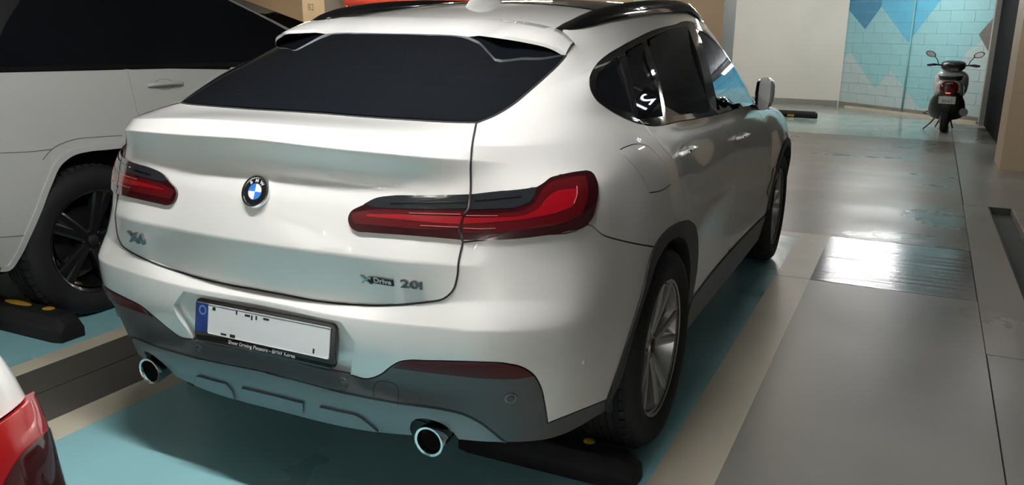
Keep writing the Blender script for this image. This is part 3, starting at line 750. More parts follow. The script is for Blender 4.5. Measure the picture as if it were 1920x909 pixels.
# wheel-arch trims
inner_r = pixline([(1165,701),(1187,622),(1214,537),(1235,479),(1256,450),(1277,440)])
ir = sides(arc(RA, .402, 88, 10, 16)); rr_in = inner_r[:-1]+[p for p in ir if p[0] > inner_r[-2][0]]
low = [np.array([p[0], p[1]]) for p in pixline([(1137,749),(1133,773)])]
archp = arch_out+arch_fr[1:]+sides([(1.53,.43),(1.53,.40)])+sides([(1.455,.40)])+[p for p in rr_in[::-1]]+[low[-1]]
both('arch_trim', archp, M_['arch_plastic'], car, off=.006, depth=.05, inset=0)
fo = sides(arc(FA, .455, 172, 12, 40)); fi = sides(arc(FA, .405, 172, 12, 40))
both('arch_trim', fo+fi[::-1], M_['arch_plastic'], car, off=.006, depth=.05, inset=0)
vent = pixline([(1452,313),(1457,320),(1449,350),(1443,372),(1440,368),(1446,335)], closed=True)
both('fender_vent', vent, M_['gloss_black'], car, off=.004)
# rear glass
win = symm([on_center(11.02)]+[np.array([t, 11.02]) for t in np.linspace(.2, wedge[0][0]-.05, 10)]+wedge+[np.array([wedge[-1][0], 13.2]), np.array([1.5, 13.3]), on_center(13.3)])
panel('rear_window', win, M_['privacy'], car, off=.001, inset=.004, depth=.006)
seal = [np.array([t, 11.0]) for t in np.linspace(-wedge[0][0], wedge[0][0], 40)]
ribbon('window_seal', seal, .008, M_['gap'], car, off=.002)
ribbon('window_seal', wedge, .006, M_['gap'], car, off=.0015); ribbon('window_seal', mirror_uv(wedge), .006, M_['gap'], car, off=.0015)
# side windows: black frame with three panes
def lerp_uv(a, b, n): return [a+(b-a)*t for t in np.linspace(0, 1, n)]
q_pane = pixline([(1118,160),(1121,140),(1140,120),(1160,105,1),(1174,150),(1186,212,1),(1160,204),(1132,188),(1121,176)], closed=True)
v_pane = pixline([(1172,96,1),(1203,80,1),(1228,140),(1243,218,1),(1198,223,1),(1188,165)], closed=True)
r_pane = pixline([(1212,75,1),(1240,62),(1268,52),(1290,52,1),(1310,110),(1330,206,1),(1290,213),(1250,218,1),(1236,150)], closed=True)
f_pane = [np.array(p) for p in ((8.35,11.12),(8.5,12.0),(8.6,12.86),(8.9,12.86),(9.2,12.8),(9.55,12.3),(9.74,11.7),(9.76,11.12),(9.3,11.1),(8.8,11.1))]
r_uv = np.array(r_pane); umax = r_uv[:, 0].max()
fl = pixline([(1347,205,1),(1335,150),(1322,100),(1312,70),(1305,56)])
f_pane = fl+[np.array([t, 12.86]) for t in np.linspace(fl[-1][0]+.1, 9.2, 8)]+[np.array(p) for p in ((9.5,12.45),(9.66,11.9),(9.72,11.14))]+[np.array([t, 11.1]) for t in np.linspace(9.6, fl[0][0]+.05, 8)]
both('window_frame', dlo, BLK, car, holes=[q_pane, v_pane, r_pane, f_pane], off=.001, depth=.012, inset=.001)
both('quarter_glass', q_pane, M_['privacy'], car, off=-.004, inset=-.004, depth=0, fit=True)
both('door_window', v_pane, M_['privacy'], car, off=-.004, inset=-.004, depth=0, fit=True)
both('door_window', r_pane, M_['privacy'], car, off=-.004, inset=-.004, depth=0, fit=True)
both('door_window', f_pane, M_['tint'], car, off=-.004, inset=-.004, depth=0, fit=True)
# inner shell (what shows in the shut gaps)
keep = []
cenu = np.array([[(UVL[q_[0]][0]+UVL[q_[2]][0])/2, (UVL[q_[0]][1]+UVL[q_[2]][1])/2] for q_ in quads]); au = np.stack([np.abs(cenu[:, 0]), cenu[:, 1]], 1)
c3 = (LAT[[q_[0] for q_ in quads]]+LAT[[q_[2] for q_ in quads]])/2
bad = inpoly(au, clean(dlo)) | ((au[:, 1] > 11) & (au[:, 0] < 2.3)) | ((au[:, 1] > 10.4) & (au[:, 0] > 9.7)) | ((au[:, 1] < 4.9) & (au[:, 0] < 1.6)) | (au[:, 1] < 1.0)
for ax in (RA, FA): bad |= (np.hypot(c3[:, 1]-ax[0], c3[:, 2]-ax[1]) < .47) & (np.abs(c3[:, 0]) > .5)
ins = LAT-Snorm(UVL[:, 0], UVL[:, 1])*.013
mesh('inner_shell', ins, [quads[i] for i in range(len(quads)) if not bad[i]], M_['gap'], car)
# ---- roof
e14 = PT[14]; ry = np.array([e14[i][1] for i in range(2, 10)]); rx = np.array([e14[i][0] for i in range(2, 10)]); rz = np.array([e14[i][2] for i in range(2, 10)])
zcy = [.88, .905, 1.1, 1.3, 1.6, 2.0, 2.4, 2.85, 2.95]; zcz = [1.495, 1.500, 1.531, 1.555, 1.583, 1.605, 1.612, 1.592, 1.585]
def smooth_interp(x_, xs, ys):
    xs = np.array(xs); ys = np.array(ys); i = int(np.clip(np.searchsorted(xs, x_)-1, 0, len(xs)-2))
    P = np.stack([xs, ys], 1); g = lambda k: P[k] if 0 <= k < len(P) else (2*P[0]-P[1] if k < 0 else 2*P[-1]-P[-2])
    t = (x_-xs[i])/(xs[i+1]-xs[i])
    return float(herm(g(i-1)[None], g(i)[None], g(i+1)[None], g(i+2)[None], np.array([[t]]))[0, 1])
def roof_pt(yy, s):
    yr = max(yy, .945); xw = smooth_interp(yr, ry, rx)-.012; ze = smooth_interp(yr, ry, rz); zc = smooth_interp(yy, zcy, zcz)
    zl = ze+(0 if yy >= .945 else (yy-.945)*.6)
    return np.array([xw*s, yy, zl+(zc-zl)*(1-abs(s)**2.2)])
def roof_patch(name, y0f, y1f, smax, mat, off=0., ny=34, nx=28):
    V = []; F = []
    for a in range(ny+1):
        for b in range(nx+1):
            s = -smax+2*smax*b/nx; y0, y1 = y0f(s), y1f(s); p = roof_pt(y0+(y1-y0)*a/ny, s); V.append((p[0], p[1], p[2]+off))
    for a in range(ny):
        for b in range(nx): F.append((a*(nx+1)+b, a*(nx+1)+b+1, (a+1)*(nx+1)+b+1, (a+1)*(nx+1)+b))
    return mesh(name, V, F, mat, car)
roof_patch('roof_panel', lambda s: .907+.036*s*s, lambda s: 2.86-.06*s*s, 1., paint)
roof_patch('roof_glass', lambda s: 1.52-.03*s*s, lambda s: 2.80-.06*s*s, .80, BLK, .004)
# windscreen
V = []; F = []
for a in range(13):
    t = a/12
    for b in range(17):
        s = -1+b/8; top = np.array([.575*s, 2.87-.07*s*s, roof_pt(2.86, s*.97)[2]-.002]); bot = np.array([.70*s, 3.70-.42*s*s, 1.075-.02*s*s])
        p = top+(bot-top)*t; p[2] += .05*math.sin(math.pi*t)*(1-.5*s*s); V.append(p)
for a in range(12):
    for b in range(16): F.append((a*17+b, a*17+b+1, (a+1)*17+b+1, (a+1)*17+b))
mesh('windscreen', V, F, M_['tint'], car)
# roof rails
for sg in (1, -1):
    V = []; F = []
    kk = [(.935, .0, .004), (.96, .006, .010), (1.0, .018, .014), (1.08, .033, .016), (1.2, .043, .017), (1.5, .047, .017), (1.9, .047, .017), (2.3, .045, .017), (2.55, .04, .016), (2.7, .025, .014), (2.80, .006, .010), (2.84, .0, .004)]
    K = np.array(kk); yy_ = np.linspace(.935, 2.84, 60)
    for q in yy_:
        h = np.interp(q, K[:, 0], K[:, 1]); w = np.interp(q, K[:, 0], K[:, 2]); qq = max(q, .945)
        x0 = smooth_interp(qq, ry, rx)-.004; z0_ = smooth_interp(qq, ry, rz)-.006
        for dx, dz in ((-1.0, 0), (-1.0, .45), (-.75, .85), (-.2, 1.0), (.35, .93), (.85, .6), (1.1, .0)): V.append((sg*(x0+dx*w), q, z0_+.006*min(1, dz*3)+dz*h))
    n7 = 7
    for i in range(len(yy_)-1):
        for j in range(n7-1): F.append((i*n7+j, i*n7+j+1, (i+1)*n7+j+1, (i+1)*n7+j) if sg < 0 else (i*n7+j, (i+1)*n7+j, (i+1)*n7+j+1, i*n7+j+1))
    mesh('roof_rail', V, F, BLK, car)
# ---- spoiler
st = [0, .15, .27, .334, .42, .50, .565, .606]
A_ = [(0,.906,1.503),(.15,.908,1.503),(.27,.913,1.501),(.341,.918,1.499),(.42,.925,1.490),(.50,.935,1.477),(.548,.948,1.462),(.600,.935,1.425)]
B_ = []
edge_px = [None, None, (866,63.5), (898,60.5), (930,64.5), (985,73.5), (1030,84.5), (1061,101)]
for x_, px_ in zip(st, edge_px):
    if px_ is None: B_.append(np.array([x_, .742, 1.451+.002*(x_ > .1)]))
    else: B_.append(at_x(*px_, x_))
A_ = [np.array(a)+np.array([0, 0, .0035]) for a in A_]
V = []; F = []; fm = []; nst = len(st)
def half_sp(sg):
    secs = []
    for a, b in zip(A_, B_):
        mid1 = a+(b-a)*.4+np.array([0, 0, .010]); mid2 = a+(b-a)*.8+np.array([0, 0, .005])
        bb = b-np.array([0, -.002, .011])
        secs.append([p*np.array([sg, 1, 1]) for p in (a-np.array([0, -.01, .01]), a, mid1, mid2, b, bb)])
    return secs
full = half_sp(-1)[::-1][:-1]+half_sp(1)
half_lin = True
# densify across
def dens(secs, k=4):
    S_ = np.array(secs); n = len(S_); out = []
    for i in range(n-1):
        pm = S_[i-1] if i > 0 else 2*S_[0]-S_[1]; pp = S_[i+2] if i+2 < n else 2*S_[-1]-S_[-2]
        for t in np.linspace(0, 1, k, endpoint=False):
            hs = herm(pm, S_[i], S_[i+1], pp, t); ln = S_[i]*(1-t)+S_[i+1]*t
            mid_ = n//2; near = min(abs(i-mid_), abs(i+1-mid_)) <= 3      # straight runs between the kinks
            out.append(ln if near else hs)
    out.append(S_[-1]); return out
full = dens(full)
m_ = 6; V = [p for s_ in full for p in s_]
for i in range(len(full)-1):
    for j in range(m_-1): F.append((i*m_+j, (i+1)*m_+j, (i+1)*m_+j+1, i*m_+j+1))
o = mesh('roof_spoiler', V, F, paint, car)
o.data.set_sharp_from_angle(angle=.9)
half = [[(b-np.array([0, -.003, .010])), b*.35+a*.65-np.array([0, 0, .020]), a-np.array([0, -.02, .012])] for a, b in zip(A_, B_)]
full = dens([[p*MIR for p in h] for h in half[::-1][:-1]]+half)
V = [p for s_ in full for p in s_]; F = []
for i in range(len(full)-1):
    for j in range(2): F.append((i*3+j, (i+1)*3+j, (i+1)*3+j+1, i*3+j+1))
mesh('spoiler_underside', V, F, M_['black'], car)
# shark fin
mb = MB(); V = []; F = []
prof = [(y_+.19, h_, w_) for y_, h_, w_ in ((1.08, .0, .001), (1.12, .030, .012), (1.18, .058, .020), (1.25, .075, .026), (1.31, .062, .030), (1.36, .02, .030), (1.38, .0, .02))]
rb = lambda yy: roof_pt(yy, 0)[2]-.004
for yy, h, w in prof:
    for t, hh in ((-1, 0), (-.8, .35), (-.45, .75), (0, 1), (.45, .75), (.8, .35), (1, 0)): V.append((t*w*1.3, yy-.02*0, rb(yy)+h*hh))
for i in range(len(prof)-1):
    for j in range(6): F.append((i*7+j, i*7+j+1, (i+1)*7+j+1, (i+1)*7+j))
fin = mesh('antenna_fin', V, F, paint, car); md = fin.modifiers.new('s', 'SUBSURF'); md.levels = 2; md.render_levels = 2
# ---- tail lights
M_['lens_dark'] = pmat('tail_lens_dark_red', (.024, .0025, .004), .08, coat=1.)
M_['lens_red'] = pmat('tail_lens_red', (.23, .003, .008), .16, coat=1.)
M_['lens_mid'] = pmat('tail_lens_mid_red', (.075, .003, .005), .10, coat=1.)
M_['lens_smoke'] = pmat('tail_lens_smoke', (.016, .018, .021), .05, coat=1.)
M_['lens_glint'] = pmat('tail_lens_glint', (.50, .12, .13), .2, coat=1.)
M_['refl'] = pmat('rear_reflector_red', (.055, .003, .006), .32, spec=.25)
split_l = [(881,362.5,1),(880,380),(878,392,1),(867,406,1),(862,425),(867,452,1)]
inner_px = [(653.5,409),(657.5,398),(683,383),(706,371),(734,365.5),(793,364)]+split_l+[(819,448),(755,443),(690,438),(671,436),(660,429),(655,420)]
outer_px = split_l[::-1]+[(921,358.5),(972,355),(1004,351,1),(1017,343),(1027,335),(1048,329),(1085,322),(1098,321),(1110,327),(1116,338),(1119,361),(1115,387),(1107,411),(1094,426),(1058,436),(997,446),(921,452)]
def tail_light(sg):
    mu = (lambda pl: pl) if sg > 0 else (lambda pl: mirror_uv(pl)[::-1])
    out = []
    def pn(name, px, mat, par, off, depth=.02, inset=.002, lab=None, ev=True):
        pl = pixline(px, 4., True)
        o_ = panel(name, mu(pl), mat, par, off=off, depth=depth, inset=inset, fine=1.6)
        if lab: o_['label'] = lab
        return o_
    for nm, px in (('tail_light', inner_px), ('tail_light', outer_px)):
        base = pn(nm, px, M_['lens_dark'], car, .008, .03, .003, 'dark red tail light lens')
        if px is inner_px:
            pn('smoked_lens', [(686,383,1),(708,372),(735,367.5),(793,366),(878,364.5,1),(876,391,1),(800,391),(740,391),(700,388)], M_['lens_smoke'], base, .0090, .001, 0)
            pn('light_band', [(661,400,1),(700,394),(790,395.5),(871,397.5,1),(862,430,1),(800,430),(720,424),(667,419,1)], M_['lens_mid'], base, .0090, .001, 0)
            pn('light_band', [(690,402,1),(740,402),(800,404),(866,406,1),(862,420,1),(800,416),(740,410),(692,406,1)], M_['lens_red'], base, .0096, .001, 0)
            thin = [[(735,381),(800,379.5),(873,378)], [(770,399.5),(820,401),(864,402)], [(790,423),(830,425),(860,426)]]
        else:
            pn('smoked_lens', [(885,364.5,1),(921,361),(972,357.5),(1003,354,1),(1001,366),(994,378),(975,387),(920,392),(882,393,1)], M_['lens_smoke'], base, .0090, .001, 0)
            pn('light_band', [(872,402,1),(940,400),(985,393),(1003,379),(1013,360),(1030,345),(1060,337),(1094,333,1),(1099,350),(1095,382),(1086,404,1),(1050,419),(990,429),(920,436),(867,436,1)], M_['lens_mid'], base, .0090, .001, 0)
            pn('light_band', [(871,408,1),(930,408),(985,403),(1008,391),(1022,374),(1038,362),(1078,356,1),(1077,370),(1070,389,1),(1040,400),(990,410),(920,417),(868,420,1)], M_['lens_red'], base, .0096, .001, 0)
            thin = [[(890,376),(930,373.5),(975,370)], [(874,404.5),(900,405),(932,405)], [(869,428),(900,429),(928,428)], [(1078,352),(1078,366),(1072,384)]]
        for k_, t_ in enumerate(thin):  # thin bright lines paint tube reflections onto the lens
            pl_t = pixline(t_, 4.); ribbon('lens_glint', pl_t if sg > 0 else mirror_uv(pl_t), 0.0016, M_['lens_glint'] if k_ else M_['dark_chrome'], base, off=.0112, depth=.001)
    rp = pixline([(736,689,1),(753,679,1),(770,677.5),(800,678),(850,679),(900,680.5),(940,682.5),(965,684),(985,690),(1001,704,1),(973,709),(923,709.5),(840,702)], 4., True)
    panel('reflector', mu(rp), M_['refl'], car, off=.004, depth=.012, fine=1.6)
tail_light(1); tail_light(-1)
# ---- parking sensors, towing-eye cover
def disc_on(name, uv, r, mat, off, parent=car, ring=None):
    Mx = sframe(uv, off=0)
    o_ = MB().lathe([(0, off), (r*.75, off), (r, off-.002), (r, -.01)], 24, Mx).build(name, mat, parent, smooth=True)
    if ring: MB().lathe([(r*1.02, off-.001), (r*1.35, off+.0015), (r*1.6, off-.002), (r*1.6, -.01)], 24, Mx).build('sensor_ring', ring, o_, smooth=True)
    return o_
for uvp in (pix(642,718), pix(958,746)):
    for sg in (1, -1): disc_on('parking_sensor', np.array([sg*uvp[0], uvp[1]]), .011, M_['plastic'], .003, ring=M_['skid'] if uvp[0] > 1.5 else M_['plastic'])
uvp = pix(1095.5,678)
for sg in (1, -1): disc_on('parking_sensor', np.array([sg*uvp[0], uvp[1]]), .010, paint, .0025, ring=None)
cover = pixline([(702,749),(701,728),(706,717),(715,714),(735,718),(744,722),(747,735),(746,758)], 3.)
ribbon('cover_seam', cover, .0022, M_['gap'], car, off=.0008)
# ---- number plate
pcs = [at_y(372,558,.030), at_y(635,604,.030), at_y(627,696,.010), at_y(367,633,.010)]
pc_ = np.mean(pcs, axis=0); PWID = float(np.mean([pcs[1][0]-pcs[0][0], pcs[2][0]-pcs[3][0]])); PHGT = float(np.mean([pcs[0][2]-pcs[3][2], pcs[1][2]-pcs[2][2]]))
tilt = math.atan2(.020, PHGT)
PM = frame(tuple(pc_), (1, 0, 0), (0, -math.cos(tilt), math.sin(tilt)))
def rrect(w, h, r, n=5):
    o_ = []
    for cx, cy, a0 in ((w/2-r, h/2-r, 0), (-w/2+r, h/2-r, 90), (-w/2+r, -h/2+r, 180), (w/2-r, -h/2+r, 270)):
        for k in range(n+1):
            a = math.radians(a0+90*k/n); o_.append((cx+r*math.cos(a), cy+r*math.sin(a)))
    return o_
np_ = MB().prism(rrect(PWID, PHGT, .020), -.012, .008, PM).build('number_plate', M_['gloss_black'], car, bevel=.002)
np_['label'] = 'black plate holder with white number plate and blue strip'
PS = PM @ Matrix.Translation((0, 0, .0085)); FX0, FX1, FY0, FY1 = -PWID/2+.007, PWID/2-.016, -PHGT/2+.030, PHGT/2-.013
MB().prism([(FX0, FY0), (FX1, FY0), (FX1, FY1), (FX0, FY1)], 0, .002, PS).build('plate_face', M_['white_plate'], np_)
M_['plate_blue'] = noisy(pmat('plate_blue', (.012, .035, .16), .3), 30, .6, 1.6, 3)
MB().prism([(FX0, FY0), (FX0+.050, FY0), (FX0+.050, FY1), (FX0, FY1)], .002, .0026, PS).build('blue_strip', M_['plate_blue'], np_)
M_['plate_mark'] = pmat('plate_blue_mark', (.10, .20, .42), .4)
MB().lathe([(.010, .0027), (.015, .0032), (.010, .0034)], 20, PS @ Matrix.Translation((FX0+.026, FY1-.022, 0)), close=True).build('plate_mark', M_['plate_mark'], np_)
fr = rrect(FX1-FX0-.05, FY1-FY0, .006); V2_ = []
MB().tube([PS @ Vector((p[0]+(FX0+FX1)/2+.025, p[1]+(FY0+FY1)/2, .003)) for p in fr+[fr[0]]], .0013, 6).build('plate_rim', M_['silver_text'], np_)
text_mesh('lettering', 'Sheer Driving Pleasure - BMW Korea', .0165, M_['silver_text'], np_, PM @ Matrix.Translation((.0, -PHGT/2+.0155, .0083)), .0004, 1.0)
# stubs of the black figures that stay legible at the plate's edges
for (a, b, w, h) in ((.020, -.012, .012, .010), (.115, -.010, .006, .012), (.160, -.012, .020, .006), (.178, -.016, .006, .014), (.196, -.014, .006, .012), (.236, -.012, .022, .006), (.064, -.088, .022, .006), (.102, -.088, .020, .010), (.425, -.080, .006, .014)):
    xx = FX0+.052+a*.93; yy = FY1+b if b > -.05 else FY0+(b+.094)
    MB().box(xx-w/2, xx+w/2, yy-h/2, yy+h/2, .002, .0026, PS).build('figure_edge', M_['ink'], np_)
# ---- emblem and badges
eu = pix(480, 360); EM = sframe(np.array([0., eu[1]]), off=0)
EM = EM @ Matrix.Translation((-.004, 0, 0)) @ Matrix.Diagonal((1.13, 1.13, 1.1, 1))
em = MB().lathe([(.0, .0), (.043, .0), (.043, .006), (.0412, .0095), (.0385, .0105), (.0355, .0098), (.0335, .0070), (0, .007)], 48, EM).build('emblem', M_['chrome'], car, smooth=True, auto=.6)
em['label'] = 'round emblem with black ring and blue and white quarters'
MB().lathe([(.0215, .0074), (.0332, .0074), (.0332, .0080), (.0215, .0080)], 48, EM, close=True).build('emblem_ring', M_['gloss_black'], em, smooth=True, auto=.6)
M_['emb_blue'] = pmat('emblem_blue', (.03, .17, .62), .15, coat=1.); M_['emb_white'] = pmat('emblem_white', (.78, .78, .76), .2, coat=1.)
for q in range(4):
    poly = [(0, 0)]+[(.0205*math.cos(math.radians(90*q+a)), .0205*math.sin(math.radians(90*q+a))) for a in range(0, 91, 9)]
    MB().prism(poly, .0072, .0082, EM).build('emblem_quarter', M_['emb_blue'] if q in (1, 3) else M_['emb_white'], em)
MB().lathe([(.0205, .0074), (.0222, .0074), (.0222, .0086), (.0205, .0086)], 48, EM, close=True).build('emblem_inner_ring', M_['chrome'], em, smooth=True, auto=.6)
for ch, a in (('B', 128), ('M', 90), ('W', 52)):
    T_ = EM @ Matrix.Rotation(math.radians(a-90), 4, 'Z') @ Matrix.Translation((0, .0276, .0081))
    text_mesh('lettering', ch, .0110, M_['silver_text'], em, T_, .0004, 1.15, .0004)
M_['badge'] = pmat('badge_satin_chrome', (.36, .365, .37), .22, metal=1.)
uvx = pix(259, 446); BMx = sframe(uvx, off=.004)
text_mesh('badge', 'X4', .050, M_['badge'], car, BMx, .004, 1.25, .0012)
for s_, px_, sz, sx, sh, nm in (('X', (688, 523.5), .030, 1.5, 0, 'badge'), ('20i', (773, 533), .0315, 1.7, 0, 'badge')):
    text_mesh(nm, s_, sz, M_['badge'], car, sframe(pix(*px_), off=.003), .003, sx, .0008, sh)
bp_ = sframe(pix(718, 526.5), off=.003)
pb = MB().prism([(-.041, -.009), (.034, -.009), (.034, .0095), (-.034, .0095)], -.006, .0018, bp_).build('badge_plate', M_['black'], car)
text_mesh('lettering', 'Drive', .020, M_['silver_text'], pb, bp_ @ Matrix.Translation((.001, .0008, .0019)), .0004, 1.25, .0005)
# ---- tailpipes
for sg in (1, -1):
    c_ = np.array([sg*.541, .072, .343]); TM = frame(tuple(c_), (1, 0, 0), (0, -1, -.06))
    tp = MB().lathe([(.033, -.05), (.034, -.012), (.0385, .003), (.0455, .0045), (.0475, -.003), (.046, -.02), (.041, -.06), (.040, -.34), (.036, -.34)], 40, TM).build('tailpipe', M_['chrome'], car, smooth=True, auto=.8)
    MB().lathe([(.0328, -.012), (.0328, -.12), (0, -.12)], 32, TM).build('pipe_bore', M_['black'], tp, smooth=True)
# ---- mirrors (folded in) and door handles
M_['mirror_grey'] = pmat('mirror_glass_grey', (.42, .43, .44), .12, metal=1.)
def mirror_part(sg):
    def X(p): return (sg*p[0], p[1], p[2])
    secs = []
    for t, w, h, zc_ in ((0, .030, .085, 1.165), (.15, .048, .078, 1.165), (.45, .052, .080, 1.160), (.75, .046, .075, 1.155), (1., .02, .05, 1.15)):
        yy = 2.80+t*.24; xc = .945-.03*t
        ring = []
        for k in range(16):
            a = 2*math.pi*k/16; ca, sa = math.cos(a), math.sin(a)
            ring.append(X((xc+w*np.sign(ca)*abs(ca)**.6, yy+.012*sa, zc_+h*np.sign(sa)*abs(sa)**.6)))
        secs.append(ring)
    V = [p for r_ in secs for p in r_]; F = []; fm = []
    for i in range(4):
        for j in range(16):
            F.append((i*16+j, i*16+(j+1) % 16, (i+1)*16+(j+1) % 16, (i+1)*16+j))
    F.append(tuple(range(16))); F.append(tuple(range(64, 80)))
    cen = lambda f: np.mean([V[k] for k in f], axis=0)
    fmi = [0 if (cen(f)[2] > 1.118 and abs(cen(f)[0]) > .925) else 1 for f in F]
    fmi[-2] = 2
    o_ = mesh('door_mirror', V, F, None, car, True, mats=[paint, BLK, M_['mirror_grey']], fm=fmi); o_.data.set_sharp_from_angle(angle=.8)
    bm = bmesh.new(); bm.from_mesh(o_.data); bmesh.ops.recalc_face_normals(bm, faces=bm.faces); bm.to_mesh(o_.data); bm.free()
    MB().tube([X((.86, 3.02, 1.075)), X((.90, 2.99, 1.078)), X((.925, 2.95, 1.09))], [.03, .028, .03], 12, flat=(1, .6)).build('mirror_foot', BLK, o_, smooth=True)
    V = [X(p) for p in ((.898, 2.83, 1.10), (.898, 2.83, 1.225), (.884, 3.0, 1.215), (.884, 3.0, 1.105))]
    mesh('mirror_glass', V, [(0, 1, 2, 3)], M_['chrome'], o_, False)
mirror_part(1); mirror_part(-1)
for px_ in ((1283, 284), (1386, 256)):
    uvh = pix(*px_)
    for sg in (1, -1):
        HM = sframe(np.array([sg*uvh[0], uvh[1]]), off=0.)
        hd = MB().tube([HM @ Vector((t, 0, .004+.030*math.sin(math.pi*k/12)**.5)) for k, t in enumerate(np.linspace(-.105, .105, 13))], .0125, 10, flat=(1, .7)).build('door_handle', M_['paint'], car, smooth=True)
        MB().lathe([(0, -.010), (.8, -.006), (1, .0012)], 28, HM @ Matrix.Diagonal((.06, .030, 1, 1))).build('handle_cup', M_['dark_chrome'], hd, smooth=True)
        MB().box(-.09, .09, -.0045, .0045, .030, .0405, HM).build('handle_strip', M_['chrome'], hd, bevel=.002)
# ---- wheels
def build_wheel(root, al='alloy', nsp=5, w1=.060, w2=.215, wid=.017):
    """wheel about local Y... axis = local X, outer face at +X"""
    RX = Matrix.Rotation(math.pi/2, 4, 'Y')
    R_, w = .364, .1225
    prof = [(.245, .095), (.262, .108), (.300, .120), (.330, .116), (.350, .100), (.359, .085), (.364, .06)]
    tread = []
    for h in np.linspace(.058, -.058, 26):
        g = any(abs(h-q) < .005 for q in (-.036, -.012, .012, .036)); tread.append((.364-(.008 if g else 0), h))
    prof2 = prof+tread+[(r_, -h) for r_, h in prof[::-1]]
    ty = MB().lathe(prof2, 72, RX).build('wheel', M_['rubber'], None, smooth=True, auto=.6); root = ty
    # shoulder blocks
    mb = MB()
    for k in range(56):
        a = 2*math.pi*k/56
        for sg in (1, -1):
            Mx = RX @ Matrix.Rotation(a, 4, 'Z') @ Matrix.Translation((.3535, 0, sg*.082)) @ Matrix.Rotation(-sg*.62, 4, 'Y')
            mb.box(-.004, .0045, -.014, .014, -.026, .022, Mx)
    tb = mb.build('tread_block', M_['rubber'], ty); tag(tb, kind='stuff')
    for k in range(3): pass
    rim = MB().lathe([(.243, .100), (.250, .104), (.250, .098), (.236, .090), (.226, .06), (.220, -.09), (.250, -.10), (.250, -.104), (.215, -.095), (.214, .05), (.228, .088)], 64, RX).build('rim', M_[al], root, smooth=True, auto=.5)
    MB().lathe([(0, .01), (.10, .01), (.16, .0), (.16, -.02), (0, -.02)], 40, RX).build('brake_disc', M_['alloy_dark'], root, smooth=True, auto=.5)
    for k in range(nsp):
        for d in (-1, 1):
            a = 2*math.pi*k/nsp+.35
            ra = a+d*w1; rb_ = a+d*w2
            pts = []
            p0 = np.array([math.cos(ra)*.045, math.sin(ra)*.045]); p1 = np.array([math.cos(rb_)*.238, math.sin(rb_)*.238])
            t_ = (p1-p0)/np.linalg.norm(p1-p0); n_ = np.array([-t_[1], t_[0]])
            V = []; F = []
            for s_ in np.linspace(0, 1, 7):
                q = p0+(p1-p0)*s_; wd = wid+.002*s_; h0 = .062+.016*math.sin(s_*1.5)+.012*s_
                for dx, dh in ((-1, -.03), (-1, -.004), (-.55, .003), (.55, .003), (1, -.004), (1, -.03)):
                    V.append(RX @ Vector((*(q+n_*wd*dx), h0+dh)))
            for i in range(6):
                for j in range(5): F.append((i*6+j, i*6+j+1, (i+1)*6+j+1, (i+1)*6+j))
            sp = MB().add(V, F).build('spoke', M_[al], root, smooth=True, auto=.5)
    hub = MB().lathe([(0, .068), (.028, .068), (.031, .062), (.062, .060), (.066, .03), (.06, -.02)], 36, RX).build('hub', M_[al], root, smooth=True, auto=.5)
    MB().lathe([(0, .0695), (.026, .0695), (.0275, .066)], 30, RX).build('centre_cap', M_['black'], root, smooth=True)
    for k in range(5):
        a = 2*math.pi*k/5+.35+math.pi/5
        MB().lathe([(0, .063), (.007, .063), (.009, .055)], 12, RX @ Matrix.Translation((.048*math.cos(a), .048*math.sin(a), 0))).build('wheel_bolt', M_['alloy_dark'], root, smooth=True)
    return root
# build once at the rear right, then share the meshes for the other three
def place_wheel(w_, x_, y_, sg):
    w_.matrix_parent_inverse = car.matrix_basis.inverted()
    w_.location = (x_, y_, .364); w_.rotation_euler = (0, 0, 0 if sg > 0 else math.pi)
w0 = build_wheel(None); w0.parent = car; place_wheel(w0, .838, RA[0], 1)
def copy_tree(o_, parent):
    c_ = o_.copy(); COL.objects.link(c_); c_.parent = parent; c_.matrix_parent_inverse = o_.matrix_parent_inverse.copy()
    for ch in list(o_.children): copy_tree(ch, c_)
    return c_
for x_, y_, sg in ((-.838, RA[0], -1), (.815, FA[0], 1), (-.815, FA[0], -1)):
    place_wheel(copy_tree(w0, car), x_, y_, sg)
# wheel housings and floor pan
for sg in (1, -1):
    for ax in (RA, FA):
        LM = frame((sg*.60, ax[0], ax[1]), (0, 1, 0), (sg, 0, 0))
        MB().lathe([(.06, 0), (.42, 0), (.425, .30)], 28, LM, a0=math.radians(-12), a1=math.radians(192)).build('wheel_housing', M_['black'], car, smooth=True, auto=.6)
MB().box(-.58, .58, .60, 4.55, .22, .32).build('floor_pan', M_['black'], car)
MB().box(-.60, .60, .24, .62, .37, .46).build('rear_crossmember', M_['black'], car)
for sg in (1, -1): MB().box(sg*.58, sg*.88, 1.50, 3.40, .22, .34).build('sill_beam', M_['black'], car)
# ---- cabin
MB().box(-.74, .74, 1.45, 3.35, .50, .62).build('cabin_floor', M_['interior'], car)
MB().box(-.78, .78, 3.05, 3.5, .62, 1.02).build('dashboard', M_['interior'], car, bevel=.06)
MB().box(-.60, .60, .30, 1.5, .62, 1.02).build('parcel_shelf', M_['interior'], car, bevel=.02)
def seat(x0, x1, y_, tall):
    s_ = MB().box(x0, x1, y_, y_+.52, .62, .80).build('car_seat', M_['leather'], car, bevel=.05)
    Mx = Matrix.Translation((0, y_, .72)) @ Matrix.Rotation(.28, 4, 'X')
    MB().box(x0+.02, x1-.02, -.07, .07, 0, .58, Mx).build('seat_back', M_['leather'], s_, bevel=.05)
    cx = (x0+x1)/2; n_ = 1 if x1-x0 < .8 else 2
    for k in range(n_):
        cc = cx if n_ == 1 else cx+(-.35, .35)[k]
        MB().box(cc-.13, cc+.13, -.05, .05, .62, .80, Mx).build('headrest', M_['leather'], s_, bevel=.045)
